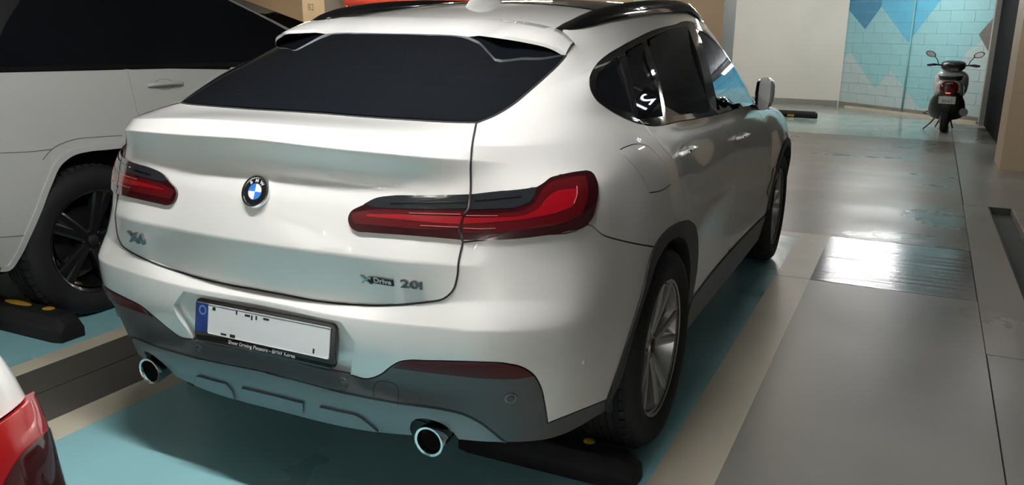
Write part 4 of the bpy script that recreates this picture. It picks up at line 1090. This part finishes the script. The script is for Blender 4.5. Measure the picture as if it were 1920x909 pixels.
seat(-.64, -.10, 2.15, 1); seat(.10, .64, 2.15, 1); seat(-.66, .66, 1.35, 0)
SWM = frame((-.37, 2.95, 1.0), (1, 0, 0), (0, -.9, .43))
MB().lathe([(.175, -.014), (.190, 0), (.175, .014), (.162, 0)], 32, SWM, close=True).build('steering_wheel', M_['leather'], car, smooth=True)
# ================================================================== second white SUV, right side towards us
M_['paint2'] = pmat('cool_white_paint', (.56, .57, .55), .40, coat=1., coat_rough=.03, spec=.4)
JT = (-2.975, .06, 0)
cols = [(0,0),(.5,.01),(.80,.07),(.925,.25),(.952,.6),(.957,1.02),(.952,1.6),(.950,2.4),(.945,3.2),(.94,3.9),(.87,4.5),(.6,4.78),(0,4.84)]
def jrow(z, dx=0., dy=0., dz=None):
    r_ = []
    for i, (x_, y_) in enumerate(cols):
        k = x_/.957
        yy = y_+dy*(1-min(1, y_/2.4)) if y_ < 2.4 else y_-(dy*.5 if i > 9 else 0)
        r_.append((max(0, x_-dx*k), yy, z if dz is None else z+dz*min(1, y_/4.5)))
    return r_
JP = [jrow(.34, .06, .06), jrow(.50, .015), jrow(.78, 0), jrow(1.00, .006, .02), jrow(1.14, .012, .04, -.03), jrow(1.255, .035, .06, -.06)]
up = [[(0,.22,1.50),(.45,.23,1.50),(.70,.27,1.50),(.80,.38,1.50),(.845,.66,1.50),(.85,1.0,1.50),(.85,1.5,1.50),(.845,2.2,1.49),(.835,2.66,1.47),(.62,3.35,1.20),(.5,4.0,1.16),(.3,4.4,1.12),(0,4.45,1.12)],
      [(0,.38,1.66),(.42,.39,1.66),(.62,.43,1.66),(.71,.52,1.66),(.755,.75,1.67),(.765,1.05,1.68),(.765,1.5,1.685),(.76,2.0,1.675),(.755,2.30,1.615),(.4,3.25,1.22),(.3,4.0,1.18),(.2,4.3,1.14),(0,4.35,1.14)],
      [(0,.45,1.72),(.40,.46,1.72),(.57,.50,1.72),(.64,.60,1.725),(.68,.80,1.735),(.69,1.1,1.74),(.69,1.5,1.742),(.685,1.95,1.73),(.68,2.18,1.69),(.2,3.2,1.235),(.15,4.0,1.19),(.1,4.25,1.15),(0,4.3,1.15)]]
JP = np.array(JP+up); JS = np.zeros(JP.shape[:2]); JS[5, :] = .8; JS[0, :] = .2
set_surface(JP, JS, 0., JT, crease=(5,))
jeep = empty('family_suv', (JT[0], 2.4, 0), 0, 'white family SUV with dark privacy windows parked beside the coupe SUV', 'car', wld=True)
pj = M_['paint2']
def J(u, v): return np.array([u, v], float)
# openings traced on its flank
jarch = pixline([(0,503),(15,502),(30,483),(50,443),(72,393),(90,346),(112,303),(133,287),(167,278),(200,275),(228,272)])
u_a = jarch[-1][0]
jdlo_r = pixline([(430,131,1),(300,129),(240,128),(120,125),(0,123,1),(0,75),(6,55),(20,28),(37,2)])
ua = 4.0
def vline(u0_, u1_, v_, n=12): return [J(t, v_) for t in np.linspace(u0_, u1_, n)]
jd = vline(7.85, jdlo_r[0][0]+.05, 5.12, 12)+jdlo_r+[J(jdlo_r[-1][0]+.05, 6.9)]+vline(4.4, 7.55, 6.95, 16)+[J(7.72, 6.5), J(7.82, 5.8)]
both('side_window', jd, M_['privacy'], jeep, off=.001, inset=.002, depth=.01)
# wheel arch: world circle on the flank at the rear axle, squared off like the photograph
JR, JF = (1.09, .40), (4.02, .40)
def jside(yy, zz): return hit_uv((3, yy, zz), (-1, 0, 0)) if False else hit_uv((-1.2, yy, zz), (-1, 0, 0))
def arch_poly(cen, s=1.): return [q for q in (jside(cen[0]+a*s, b) for a, b in ((-.50,.345),(-.49,.46),(-.45,.60),(-.39,.74),(-.31,.83),(-.20,.87),(0,.885),(.20,.87),(.31,.83),(.39,.74),(.46,.58),(.50,.42),(.51,.345))) if q is not None]
ja = jarch+arch_poly(JR)[7:]
jaf = arch_poly(JF)
split_px = pixline([(238,129),(243,150),(250,180),(259,216),(268,250)])
dsx = split_px[0][0]
body = vline(3.2, ja[0][0], .05, 3)[:1]
q0 = ja[0]
# rear quarter: from the rear corner to the door cut
quarter_j = [J(2.3, q0[1]+.02)]+[J(t, q0[1]+.02) for t in np.linspace(2.4, q0[0]-.03, 4)]+ja[:len(jarch)]+split_px[::-1]+[J(t, 5.0) for t in np.linspace(dsx-.05, 2.3, 14)]
both('quarter_panel', quarter_j, pj, jeep)
d1 = jside(2.02, 1.2)[0]
door_b = split_px+ja[len(jarch)-1:]+[jside(1.62, .36)]+[jside(t, .36) for t in np.linspace(1.7, 2.05, 4)]+[J(jside(2.08, .6)[0], 1.5), J(d1, 3.5), J(d1-.05, 5.0)]+[J(t, 5.0) for t in np.linspace(d1-.1, dsx+.05, 6)]
both('rear_door', [p for p in door_b if p is not None], pj, jeep)
e1 = jside(3.1, 1.0)[0]
fd = [J(d1-.05, 5.0), J(d1, 3.5), J(jside(2.08, .6)[0], 1.5)]+[jside(t, .36) for t in np.linspace(2.1, 3.1, 6)]+[J(e1, 1.5), J(e1, 4.0), J(e1-.1, 5.0)]
both('front_door', fd, pj, jeep)
ff = [J(e1-.1, 5.0), J(e1, 4.0), J(e1, 1.5), jside(3.12, .36), jside(3.4, .36)]+jaf+[J(10.2, .8), J(10.4, 5.0)]
both('front_fender', [p for p in ff if p is not None], pj, jeep)
both('front_bumper', [J(10.42, .05), J(12, .05), J(12, 4.8), J(10.42, 4.8)], pj, jeep, inset=0)
panel('tailgate', symm([J(0, .05), J(2.28, .05), J(2.28, 8.0), J(0, 8.0)]), pj, jeep, inset=0)
both('roof_side', [J(2.3, 5.02)]+[J(3.2, 5.02)]+[J(3.3, 6.0), J(3.5, 6.7), J(4.2, 7.0)]+vline(4.5, 7.57, 7.0, 10)+[J(7.76, 6.5), J(7.87, 5.8), J(7.9, 5.1), J(8.5, 5.02), J(8.45, 6.5), J(8.2, 8.0)]+vline(8.0, 2.3, 8.0, 18), pj, jeep, inset=0)
M_['seam'] = pmat('panel_seam_grey', (.10, .10, .10), .6)
panel('rear_window', [J(-1.9, 5.25), J(0, 5.2), J(1.9, 5.25), J(1.75, 6.9), J(0, 6.95), J(-1.75, 6.9)], M_['privacy'], jeep, off=.004, depth=.006)
both('tail_light', [J(1.35, 3.3), J(2.2, 3.2), J(2.75, 3.4), J(2.8, 4.1), J(2.2, 4.3), J(1.4, 4.2)], M_['lens_dark'], jeep, off=.010, depth=.014)
both('rear_bumper', [J(.02, .05), J(2.26, .05), J(2.26, 1.2), J(.02, 1.2)], M_['arch_plastic'], jeep, off=.012, depth=.016, inset=0)
flare_o = pixline([(0,287),(60,284),(97,280,1)])
ribbon('panel_seam', flare_o, 0.0032, M_['seam'], jeep, off=.001)
fl2 = pixline([(80,300),(97,280),(133,263),(180,257),(229,254)]); ribbon('panel_seam', fl2, 0.0032, M_['seam'], jeep, off=.001)
ribbon('panel_seam', pixline([(0,445),(50,441)]), 0.0032, M_['seam'], jeep, off=.001)
ribbon('belt_moulding', [J(t, 5.05) for t in np.linspace(3.2, 8.3, 40)], .022, BLK, jeep, off=.004)
lip = clean([p+J(0, 0) for p in jarch+arch_poly(JR)[7:]])
ribbon('arch_lip', lip, .03, pj, jeep, off=.006, depth=.03)
# handle
HM = sframe(pix(308, 158), off=0)
jh = MB().tube([HM @ Vector((t, 0, .004+.028*math.sin(math.pi*k/12)**.5)) for k, t in enumerate(np.linspace(-.115, .115, 13))], .016, 10, flat=(1, .7)).build('door_handle', pj, jeep, smooth=True)
MB().lathe([(0, -.004), (.8, -.002), (1, .0012)], 28, HM @ Matrix.Diagonal((.07, .03, 1, 1))).build('handle_cup', M_['col_grey'], jh, smooth=True)
# roof, hood, windscreen (loft over the centre)
def bridge(name, us_, v_, mat, rise):
    V = []; F = []
    for t in us_:
        e = Sarr([t], [v_])[0]; f_ = Sarr([-t], [v_])[0]
        for k in range(9):
            s_ = k/8; V.append(e*(1-s_)+f_*s_+np.array([0, 0, rise*4*s_*(1-s_)]))
    for a in range(len(us_)-1):
        for b in range(8): F.append((a*9+b, a*9+b+1, (a+1)*9+b+1, (a+1)*9+b))
    return mesh(name, V, F, mat, jeep)
bridge('roof_panel', np.linspace(.6, 8.2, 24), 8.0, pj, .03)
bridge('hood', np.linspace(9.0, 11.9, 12), 5.0, pj, .08)
V = []; F = []
tA = Sarr([8.2], [8.0])[0]; tB = Sarr([9.0], [5.0])[0]
for a in range(7):
    p = tA+(tB-tA)*a/6
    for b in range(9):
        s_ = b/8; xx = (p[0]-JT[0])*(1-2*s_); V.append((JT[0]+xx, p[1]+.25*4*s_*(1-s_)*a/6+.05, p[2]+.03))
for a in range(6):
    for b in range(8): F.append((a*9+b, a*9+b+1, (a+1)*9+b+1, (a+1)*9+b))
mesh('windscreen', V, F, M_['privacy'], jeep)
mesh('inner_shell', LAT-Snorm(UVL[:, 0], UVL[:, 1])*.016, [q_ for q_ in quads if UVL[q_[0]][1] >= .9 and all(np.hypot(LAT[q_[0]][1]-ax[0], LAT[q_[0]][2]-.40) > .56 or abs(UVL[q_[0]][0]) < 2.6 for ax in (JR, JF)) and not (abs(UVL[q_[0]][0]) > 8.2 and UVL[q_[0]][1] > 5)], M_['gap'], jeep)
M_['black_alloy'] = pmat('black_alloy', (.035, .035, .037), .28, metal=.7, coat=.5)
jw = build_wheel(None, 'black_alloy', 5, .09, .12, .024); jw.parent = jeep
def place_j(w_, x_, y_, sg):
    w_.matrix_parent_inverse = jeep.matrix_basis.inverted(); w_.location = (x_, y_, .385); w_.rotation_euler = (0, 0, 0 if sg > 0 else math.pi); w_.scale = (1.05, 1.058, 1.058)
place_j(jw, JT[0]+.83, JR[0], 1)
for x_, y_, sg in ((-.83, JR[0], -1), (.83, JF[0], 1), (-.83, JF[0], -1)): place_j(copy_tree(jw, jeep), JT[0]+x_, y_, sg)
for sg in (1, -1):
    for ax in (JR, JF):
        LM = frame((JT[0]+sg*.60, ax[0], .40), (0, 1, 0), (sg, 0, 0))
        MB().lathe([(.06, 0), (.52, 0), (.525, .32)], 28, LM, a0=math.radians(-8), a1=math.radians(188)).build('wheel_housing', M_['black'], jeep, smooth=True, auto=.6)
MB().box(JT[0]-.6, JT[0]+.6, .2, 4.7, .24, .36).build('floor_pan', M_['black'], jeep)
for sg in (1, -1): MB().box(JT[0]+sg*.6, JT[0]+sg*.93, 1.6, 3.5, .28, .38).build('sill_beam', M_['black'], jeep)

# ================================================================== third car, only its tail corner in view
TT = (-.215, -.925, 0)
c3c = [(0,0),(.45,.012),(.66,.045),(.79,.115),(.865,.24),(.895,.5),(.905,1.2),(.905,2.5),(.87,3.8),(.6,4.35),(0,4.42)]
def trow(z, dx, dy, dz=0.): return [(max(0, x_-dx*min(1, x_/.6)), y_+dy*(1 if y_ < 1 else (0 if y_ < 3 else -1)), z+dz*min(1, y_/2)) for x_, y_ in c3c]
TP = [trow(.30, .05, .06), trow(.45, .0, .0), trow(.62, -.005, -.01), trow(.78, 0., .012), trow(.92, .012, .03), trow(1.01, .045, .055), trow(1.055, .115, .11)]
tu = [[(0,.42,1.09),(.40,.43,1.09),(.55,.46,1.09),(.64,.52,1.09),(.70,.62,1.09),(.735,.9,1.08),(.76,1.4,1.06),(.765,2.5,1.02),(.70,3.4,.96),(.45,4.1,.90),(0,4.2,.90)],
      [(0,.75,1.25),(.38,.76,1.25),(.52,.79,1.25),(.60,.85,1.25),(.645,.95,1.25),(.67,1.15,1.25),(.68,1.6,1.25),(.68,2.3,1.22),(.62,3.1,1.00),(.3,3.9,.94),(0,4.0,.94)],
      [(0,1.10,1.39),(.36,1.11,1.39),(.47,1.13,1.39),(.53,1.17,1.39),(.56,1.25,1.395),(.575,1.4,1.40),(.58,1.8,1.41),(.575,2.2,1.38),(.45,3.0,1.03),(.2,3.8,.96),(0,3.9,.96)]]
TP = np.array(TP+tu); TS = np.zeros(TP.shape[:2]); TS[5, :] = .3; TS[6, :] = .3
set_surface(TP, TS, math.pi, TT, crease=(5, 6))
tc = empty('white_car', (TT[0], -3.1, 0), math.pi, 'white car whose tail corner and red lamp stand close by the teal bay', 'car', wld=True)
def pixneg(pts, step=5., closed=False): return pixline(pts, step, closed)
lamp3 = [J(-2.1, 2.55), J(-2.6, 2.5), J(-3.2, 2.5), J(-3.9, 2.6), J(-4.5, 2.85), J(-4.9, 3.2), J(-4.85, 3.6), J(-4.4, 4.1), J(-3.9, 4.28), J(-3.3, 4.25), J(-2.7, 4.1), J(-2.2, 3.85), J(-1.95, 3.4), J(-1.95, 2.9)]
lamp3 = [np.array(p) for p in spl([tuple(p) for p in lamp3], .08, True)]
M_['paint3'] = pmat('bright_white_paint', (.78, .78, .76), .38, coat=1., coat_rough=.02, spec=.4)
p3 = M_['paint3']
body3 = [J(t, .0) for t in np.linspace(-9.9, 9.9, 60)]+[J(9.9, 5.9)]+[J(t, 5.95) for t in np.linspace(9.8, 1.9, 30)]+[J(1.9, 1.9), J(-1.9, 1.9)]+[J(t, 5.95) for t in np.linspace(-1.9, -9.8, 30)]
mir = lambda pl: [np.array([-p[0], p[1]]) for p in pl][::-1]
panel('body_side', body3, p3, tc, holes=[lamp3, mir(lamp3)], inset=.001)
panel('boot_lid', [J(-1.88, 1.92), J(1.88, 1.92), J(1.88, 6.9), J(-1.88, 6.9)], p3, tc)
both('rear_deck', [J(1.9, 5.97)]+[J(t, 5.97) for t in np.linspace(2.1, 7.9, 24)]+[J(7.9, 6.9)]+[J(t, 6.9) for t in np.linspace(7.8, 1.9, 24)], p3, tc)
panel('rear_window', [J(-3.5, 6.95), J(0, 6.95), J(3.5, 6.95), J(3.4, 8.9), J(0, 8.95), J(-3.4, 8.9)], M_['privacy'], tc, off=-.002)
both('side_window', [J(4.2, 6.95), J(7.6, 6.95), J(7.2, 8.6), J(4.2, 8.8)], M_['privacy'], tc, off=-.002)
both('pillar', [J(3.52, 6.92), J(4.18, 6.92), J(4.18, 8.95), J(3.42, 8.95)], p3, tc, inset=0)
V = []; F = []
for t in np.linspace(.2, 7.2, 20):
    e, f_ = Sarr([t], [8.9])[0], Sarr([-t], [8.9])[0]
    for k in range(9): s_ = k/8; V.append(e*(1-s_)+f_*s_+np.array([0, 0, .06*4*s_*(1-s_)]))
for a in range(19):
    for b in range(8): F.append((a*9+b, a*9+b+1, (a+1)*9+b+1, (a+1)*9+b))
mesh('roof_panel', V, F, p3, tc)
M_['lens3'] = pmat('red_lamp_lens', (.52, .010, .014), .10, coat=1.)
M_['lens3_dark'] = pmat('red_lamp_inner', (.07, .004, .006), .12, coat=1.)
M_['lens3_bright'] = pmat('red_lamp_bright', (.72, .03, .03), .15, coat=1.)
M_['lens3_edge'] = pmat('red_lamp_edge', (.48, .06, .065), .15, coat=1.)
def lamp_third(sg):
    mu = (lambda pl: pl) if sg < 0 else mir
    sc = lambda k, c_=(-3.4, 3.35), d=(0, 0): [np.array([c_[0]+(p[0]-c_[0])*k+d[0], c_[1]+(p[1]-c_[1])*k+d[1]]) for p in lamp3]
    b_ = panel('tail_light', mu(lamp3), M_['lens3'], tc, off=.012, depth=.03, inset=.002, fine=1.6)
    panel('inner_lens', mu(sc(.62, d=(.12, -.10))), M_['lens3_dark'], b_, off=.0135, depth=.001, inset=0, fine=1.6)
    band = [J(-4.62, 3.05), J(-4.72, 3.25), J(-4.60, 3.62), J(-4.30, 3.95), J(-4.22, 3.90), J(-4.48, 3.58), J(-4.56, 3.25)]
    panel('light_band', mu(band), M_['lens3_edge'], b_, off=.0137, depth=.001, inset=0, fine=3)
    band = [J(-4.3, 2.85), J(-4.55, 3.0), J(-4.45, 3.2), J(-4.2, 3.05)]
    panel('light_band', mu(band), M_['lens3_bright'], b_, off=.0137, depth=.001, inset=0, fine=3)
lamp_third(-1); lamp_third(1)
mesh('inner_shell', LAT-Snorm(UVL[:, 0], UVL[:, 1])*.02, [q_ for q_ in quads if UVL[q_[0]][1] < 7.4 and all(np.hypot(LAT[q_[0]][1]-yy, LAT[q_[0]][2]-.32) > .40 for yy in (-1.9, -4.6))], M_['gap'], tc)
tw = copy_tree(w0, tc)
def place_t(w_, x_, y_, sg):
    w_.parent = tc; w_.matrix_parent_inverse = tc.matrix_basis.inverted(); w_.location = (x_, y_, .325); w_.rotation_euler = (0, 0, 0 if sg > 0 else math.pi); w_.scale = (.85, .893, .893)
place_t(tw, TT[0]+.80, -1.9, 1)
for x_, y_, sg in ((-.80, -1.9, -1), (.80, -4.6, 1), (-.80, -4.6, -1)): place_t(copy_tree(w0, tc), TT[0]+x_, y_, sg)
# ================================================================== scooter by the mural
M_['sc_white'] = pmat('scooter_white', (.55, .55, .52), .25, coat=.8)
M_['sc_black'] = pmat('scooter_black', (.015, .015, .016), .35)
M_['sc_seat'] = pmat('scooter_seat', (.012, .012, .012), .6)
M_['sc_red'] = pmat('scooter_tail_red', (.10, .006, .008), .12, coat=1.)
M_['sc_lit'] = pmat('scooter_tail_lit', (.6, .05, .04), .2, emit=(1, .08, .05), es=1.2)
SP = at_z(1768, 247, 0)
sc = empty('scooter', (SP[0], SP[1]+.02, 0), math.radians(-3), 'white and black motor scooter with red tail light by the mural wall', 'scooter')
def loft(secs, n=20, p=.7):
    """secs: (y, halfwidth, zc, halfheight)"""
    V = []; F = []
    for y_, w_, zc, h_ in secs:
        for k in range(n):
            a = 2*math.pi*k/n; c_, s_ = math.cos(a), math.sin(a)
            V.append((w_*np.sign(c_)*abs(c_)**p, y_, zc+h_*np.sign(s_)*abs(s_)**p))
    m_ = len(secs)
    for i in range(m_-1):
        for j in range(n): F.append((i*n+j, i*n+(j+1) % n, (i+1)*n+(j+1) % n, (i+1)*n+j))
    F.append(tuple(reversed(range(n)))); F.append(tuple(range((m_-1)*n, m_*n)))
    return MB().add(V, F)
RXs = Matrix.Rotation(math.pi/2, 4, 'Y')
for y_ in (.0, 1.30):
    w_ = MB().lathe([(.155, .045), (.20, .058), (.235, .045), (.245, .02), (.245, -.02), (.235, -.045), (.20, -.058), (.155, -.045)], 36, Matrix.Translation((0, y_, .245)) @ RXs, close=True).build('wheel', M_['rubber'], sc, smooth=True, auto=.7)
    MB().lathe([(0, .05), (.03, .05), (.14, .03), (.16, .045), (.16, -.045), (.14, -.03), (.03, -.05), (0, -.05)], 30, Matrix.Translation((0, y_, .245)) @ RXs).build('rim', M_['black_alloy'], w_, smooth=True, auto=.6)
loft([(-.20, .10, .72, .06), (-.17, .15, .71, .11), (-.05, .20, .68, .16), (.15, .22, .62, .20), (.40, .20, .52, .20), (.55, .14, .42, .14)]).build('tail_body', M_['sc_white'], sc, smooth=True, auto=.9)
loft([(-.215, .12, .56, .08), (-.16, .20, .48, .18), (.0, .255, .40, .21), (.25, .27, .34, .17), (.6, .24, .28, .12), (.95, .18, .28, .10)]).build('lower_body', M_['sc_black'], sc, smooth=True, auto=.9)
loft([(-.20, .09, .85, .03), (-.12, .15, .86, .045), (.15, .17, .84, .05), (.5, .15, .80, .05), (.62, .10, .78, .03)]).build('seat', M_['sc_seat'], sc, smooth=True, auto=.9)
loft([(.80, .18, .66, .24), (.86, .25, .70, .245), (.93, .265, .72, .235), (1.0, .22, .74, .20), (1.1, .12, .76, .13)]).build('front_apron', M_['sc_white'], sc, smooth=True, auto=.9)
loft([(.70, .10, .98, .05), (.76, .17, 1.0, .075), (.86, .19, 1.02, .08), (.97, .14, 1.0, .06)]).build('handlebar_cowl', M_['sc_black'], sc, smooth=True, auto=.9)
loft([(-.235, .105, .70, .085), (-.21, .13, .70, .10), (-.12, .14, .70, .11)]).build('tail_light', M_['sc_red'], sc, smooth=True, auto=.9)
MB().box(-.035, .035, -.24, -.22, .615, .632).build('lamp_strip', M_['sc_lit'], sc, bevel=.003)
MB().tube([(-.15, -.02, .88), (-.16, -.17, .885), (-.10, -.235, .87), (.10, -.235, .87), (.16, -.17, .885), (.15, -.02, .88)], .016, 10).build('grab_rail', M_['sc_black'], sc, smooth=True)
pl_ = MB().box(-.12, .12, -.25, -.244, .46, .575).build('number_plate', M_['white_plate'], sc, bevel=.002)
M_['plate_ink2'] = pmat('scooter_plate_ink', (.10, .12, .14), .5)
text_mesh('lettering', '8663', .075, M_['plate_ink2'], pl_, frame((.005, -.2505, .502), (1, 0, 0), (0, -1, 0)), .0005)
MB().box(-.07, .07, -.235, -.14, .35, .60).build('plate_bracket', M_['sc_black'], sc, bevel=.01)
loft([(-.22, .05, .245, .10), (-.12, .09, .25, .13), (.1, .10, .27, .13), (.3, .06, .27, .08)], 16).build('rear_fender', M_['sc_black'], sc, smooth=True, auto=.9)
MB().tube([(.25, -.18, .34), (.25, .05, .32), (.19, .4, .26)], [.062, .065, .03], 16).build('muffler', M_['sc_black'], sc, smooth=True, auto=.8)
for sg in (1, -1):
    MB().tube([(0, .80, 1.0), (sg*.16, .78, 1.02), (sg*.30, .70, 1.035), (sg*.385, .66, 1.02)], [.012, .013, .016, .017], 10).build('handlebar', M_['sc_black'], sc, smooth=True)
    MB().tube([(sg*.18, .76, 1.03), (sg*.35, .60, 1.005)], .006, 8).build('brake_lever', M_['sc_black'], sc, smooth=True)
    MB().tube([(sg*.22, .78, 1.03), (sg*.245, .78, 1.10), (sg*.30, .76, 1.17)], .007, 8).build('mirror_stem', M_['sc_black'], sc, smooth=True)
    Mm = Matrix.Translation((sg*.355, .75, 1.20)) @ Matrix.Rotation(-sg*.35, 4, 'Y')
    mm = MB().lathe([(0, .0), (.6, .0), (1, .15), (.9, .7), (.5, 1), (0, 1.05)], 24, Mm @ frame((0, 0, 0), (1, 0, 0), (0, 1, 0)) @ Matrix.Diagonal((.082, .046, .03, 1))).build('mirror', M_['sc_black'], sc, smooth=True, auto=.9)
    MB().lathe([(0, -.0015), (1, -.0015), (1, 0)], 24, Mm @ frame((0, 0, 0), (1, 0, 0), (0, 1, 0)) @ Matrix.Diagonal((.066, .036, 1, 1))).build('mirror_glass', M_['dark_chrome'], mm, smooth=True, auto=.5)
MB().tube([(-.10, .30, .27), (-.20, .22, .12), (-.30, .16, .012)], .011, 8).build('side_stand', M_['sc_black'], sc, smooth=True)
for sg in (1, -1): MB().tube([(sg*.06, .30, .25), (sg*.10, .20, .12), (sg*.13, .16, .05)], .011, 8).build('centre_stand', M_['sc_black'], sc, smooth=True)
MB().tube([(-.12, .35, .33), (-.26, .33, .30), (-.34, .28, .26), (-.28, .24, .25)], .008, 8).build('kick_lever', M_['sc_black'], sc, smooth=True)
# ================================================================== wheel stops
M_['stop'] = noisy(pmat('black_rubber_stop', (.009, .009, .0095), .7, spec=.3), 20, .7, 1.3, 4)
M_['yellow'] = noisy(pmat('yellow_reflector', (.55, .33, .03), .4), 20, .7, 1.1, 4)
def wheel_stop(x0, x1, y0, label, w=.16, h=.12, patches=(.22, .5, .78)):
    o_ = empty('wheel_stop', ((x0+x1)/2, y0+w/2, 0), 0, label, 'wheel stop', wld=True)
    v = []; e = .05
    poly = [(0, 0), (w, 0), (w, h*.55), (w-.03, h), (.03, h), (0, h*.55)]
    for x_, k in ((x0, .7), (x0+e, 1), (x1-e, 1), (x1, .7)):
        v += [(x_, y0+w/2+(p[0]-w/2)*(.8 if k < 1 else 1), p[1]*k) for p in poly]
    f = [tuple(range(5, -1, -1)), tuple(range(18, 24))]
    for i in range(3):
        for j in range(6): f.append((i*6+j, i*6+(j+1) % 6, (i+1)*6+(j+1) % 6, (i+1)*6+j))
    MB().add(v, f).build('block', M_['stop'], o_, bevel=.006)
    L_ = x1-x0
    for t in patches:
        xx = x0+L_*t
        MB().add([(xx-.06, y0-.001, .02), (xx+.06, y0-.001, .02), (xx+.06, y0-.001, h*.5), (xx-.06, y0-.001, h*.5), (xx-.06, y0+.006, .02), (xx+.06, y0+.006, .02), (xx+.06, y0+.006, h*.5), (xx-.06, y0+.006, h*.5)],
                 [(0, 1, 2, 3), (7, 6, 5, 4), (0, 4, 5, 1), (1, 5, 6, 2), (2, 6, 7, 3), (3, 7, 4, 0)]).build('reflector_patch', M_['yellow'], o_)
    return o_
ws = wheel_stop(.32, .975, .62, w=.14, h=.10, patches=(), label= 'black rubber wheel stop behind the coupe SUV rear wheel beside tan line')
wheel_stop(-.975, -.42, .60, w=.12, h=.10, patches=(), label= 'black rubber wheel stop behind the coupe SUV rear wheel near grey strip')
js = wheel_stop(-2.75, -1.83, .66, patches=(), label= 'black wheel stop with yellow patches behind the other white SUV')
wheel_stop(-.85, .10, 14.42, patches=(.52,), label= 'black and yellow wheel stop in front of white wall')
q = at_z(1105, 827, .10)
MB().lathe([(0, .006), (.018, .005), (.022, 0)], 16, Matrix.Translation((q[0], min(max(q[1], .69), .76), .0995))).build('stud', M_['yellow'], ws, smooth=True)
for px_, rx_ in (((34, 567), .10), ((91, 578), .035)):
    q = at_z(*px_, .12)
    MB().lathe([(0, .004), (.8, .003), (1, 0)], 20, Matrix.Translation((q[0], min(max(q[1], .715), .765), .1195)) @ Matrix.Diagonal((rx_, .026, 1, 1))).build('reflector_patch', M_['yellow'], js, smooth=True)
